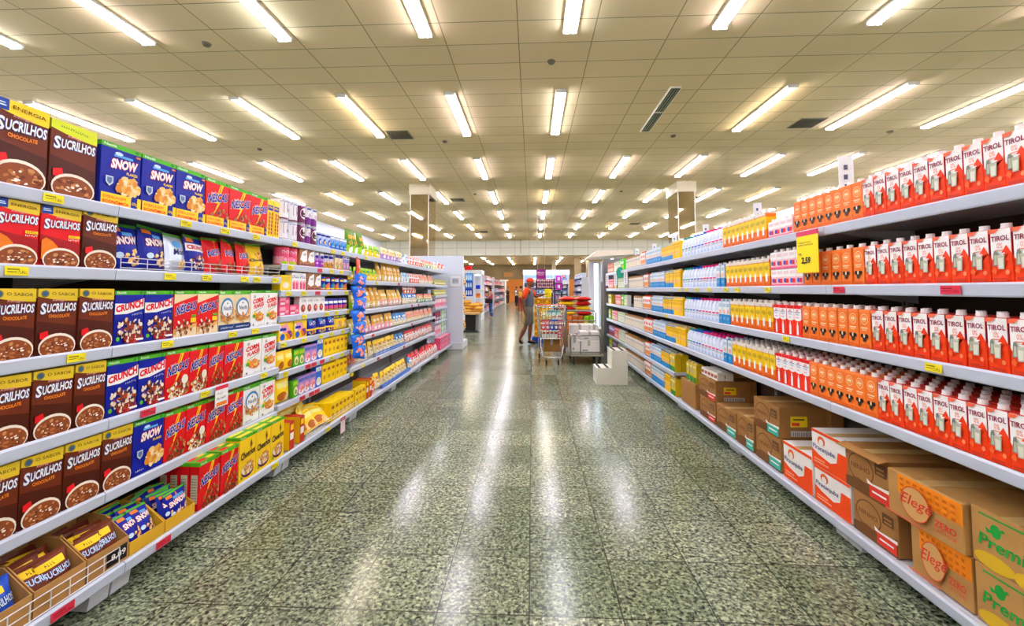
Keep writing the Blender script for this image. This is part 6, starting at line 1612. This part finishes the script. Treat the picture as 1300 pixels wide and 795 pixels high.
wom = person((-2.02, 20.9, 0), -pi/2, 'person in rose top and blue jeans with dark shoulder bag', J2, '#c08a68', [
    ('top', [['pelvis', 'waist', 'chest', V3((0, -.01, 1.31))]], [[(.15, .125), (.135, .115), (.155, .12), (.07, .065)]], TOPP),
    ('jeans', [[V3((0, 0, .9)), 'hipR', 'kneeR', 'ankleR'], [V3((0, 0, .9)), 'hipL', 'kneeL', 'ankleL']], [[(.14, .12), .105, .07, .055]]*2, JEAN),
    ('shoe', [['ankleR', 'toeR']], [[.045, .035]], M('#b8a890')), ('shoe', [['ankleL', 'toeL']], [[.045, .035]], M('#b8a890')),
    ('hair', 'balls', [(J2['head']+V3((0, .02, .04)), (.085, .1, .09)), (J2['head']+V3((0, .06, -.08)), (.075, .05, .13))], HAIR)], None)
o = thing('shoulder_bag', 'dark shoulder bag at the hip of the person in rose top', 'bag', (-2.06, 20.6, .74), 0)
b = MB(); b.box((-.19, -.07, 0), (.16, .05, .22), M('#2a1c20', .6), .03); part('pouch', b, o)
b = MB(); b.tube([(-.15, 0, .2), (-.05, .1, .43), (.1, .14, .45), (.14, 0, .2)], .012, M('#2a1c20', .6), 6); part('strap', b, o)
# a few shoppers far away in front of the orange wall
def simple_person(x, y, rz, label, topc, legc, hairc, skin='#9a6a4a', s=1.):
    Jc = {k: v.copy()*1.06 for k, v in J2.items()}
    p = person((x, y, 0), rz, label, Jc, skin, [
        ('top', [['pelvis', 'waist', 'chest', Jc['neck']+V3((0, 0, -.03))]], [[(.16, .13), (.15, .125), (.165, .13), (.07, .065)]], M(topc, .8)),
        ('trousers', [[Jc['pelvis'], 'hipR', 'kneeR', 'ankleR'], [Jc['pelvis'], 'hipL', 'kneeL', 'ankleL']], [[(.15, .125), .11, .08, .06]]*2, M(legc, .8)),
        ('hair', 'balls', [(Jc['head']+V3((0, .02, .04)), (.085, .1, .09))], M(hairc, .7))], None)
    return p
def FX(px, Y): return at(px, 370, Y).x
simple_person(FX(644.5, 40), 40, .4, 'distant person in dark clothes beside the white gate frame', '#24242c', '#3a2e28', '#141010')
simple_person(FX(656, 33), 33, -.8, 'distant person in white and black top behind the person in grey', '#e8e4e0', '#2a2a3a', '#1a1210')
simple_person(FX(661, 25.5), 25.5, 2.6, 'distant person in yellow-brown top partly hidden by the person in grey', '#d8a23a', '#8a3a2a', '#241812')

# ------------------------------------------------------------------ light and view
w = bpy.data.worlds.new('world'); SC.world = w; w.use_nodes = True
w.node_tree.nodes['Background'].inputs[0].default_value = (.9, .95, 1, 1); w.node_tree.nodes['Background'].inputs[1].default_value = .0
SC.view_settings.view_transform = 'Standard'; SC.view_settings.look = 'None'; SC.view_settings.gamma = 1; SC.view_settings.use_curve_mapping = False
SC.view_settings.exposure = EXPO
SC.cycles.max_bounces = 8; SC.cycles.diffuse_bounces = 5; SC.cycles.sample_clamp_indirect = 6; SC.cycles.caustics_reflective = False
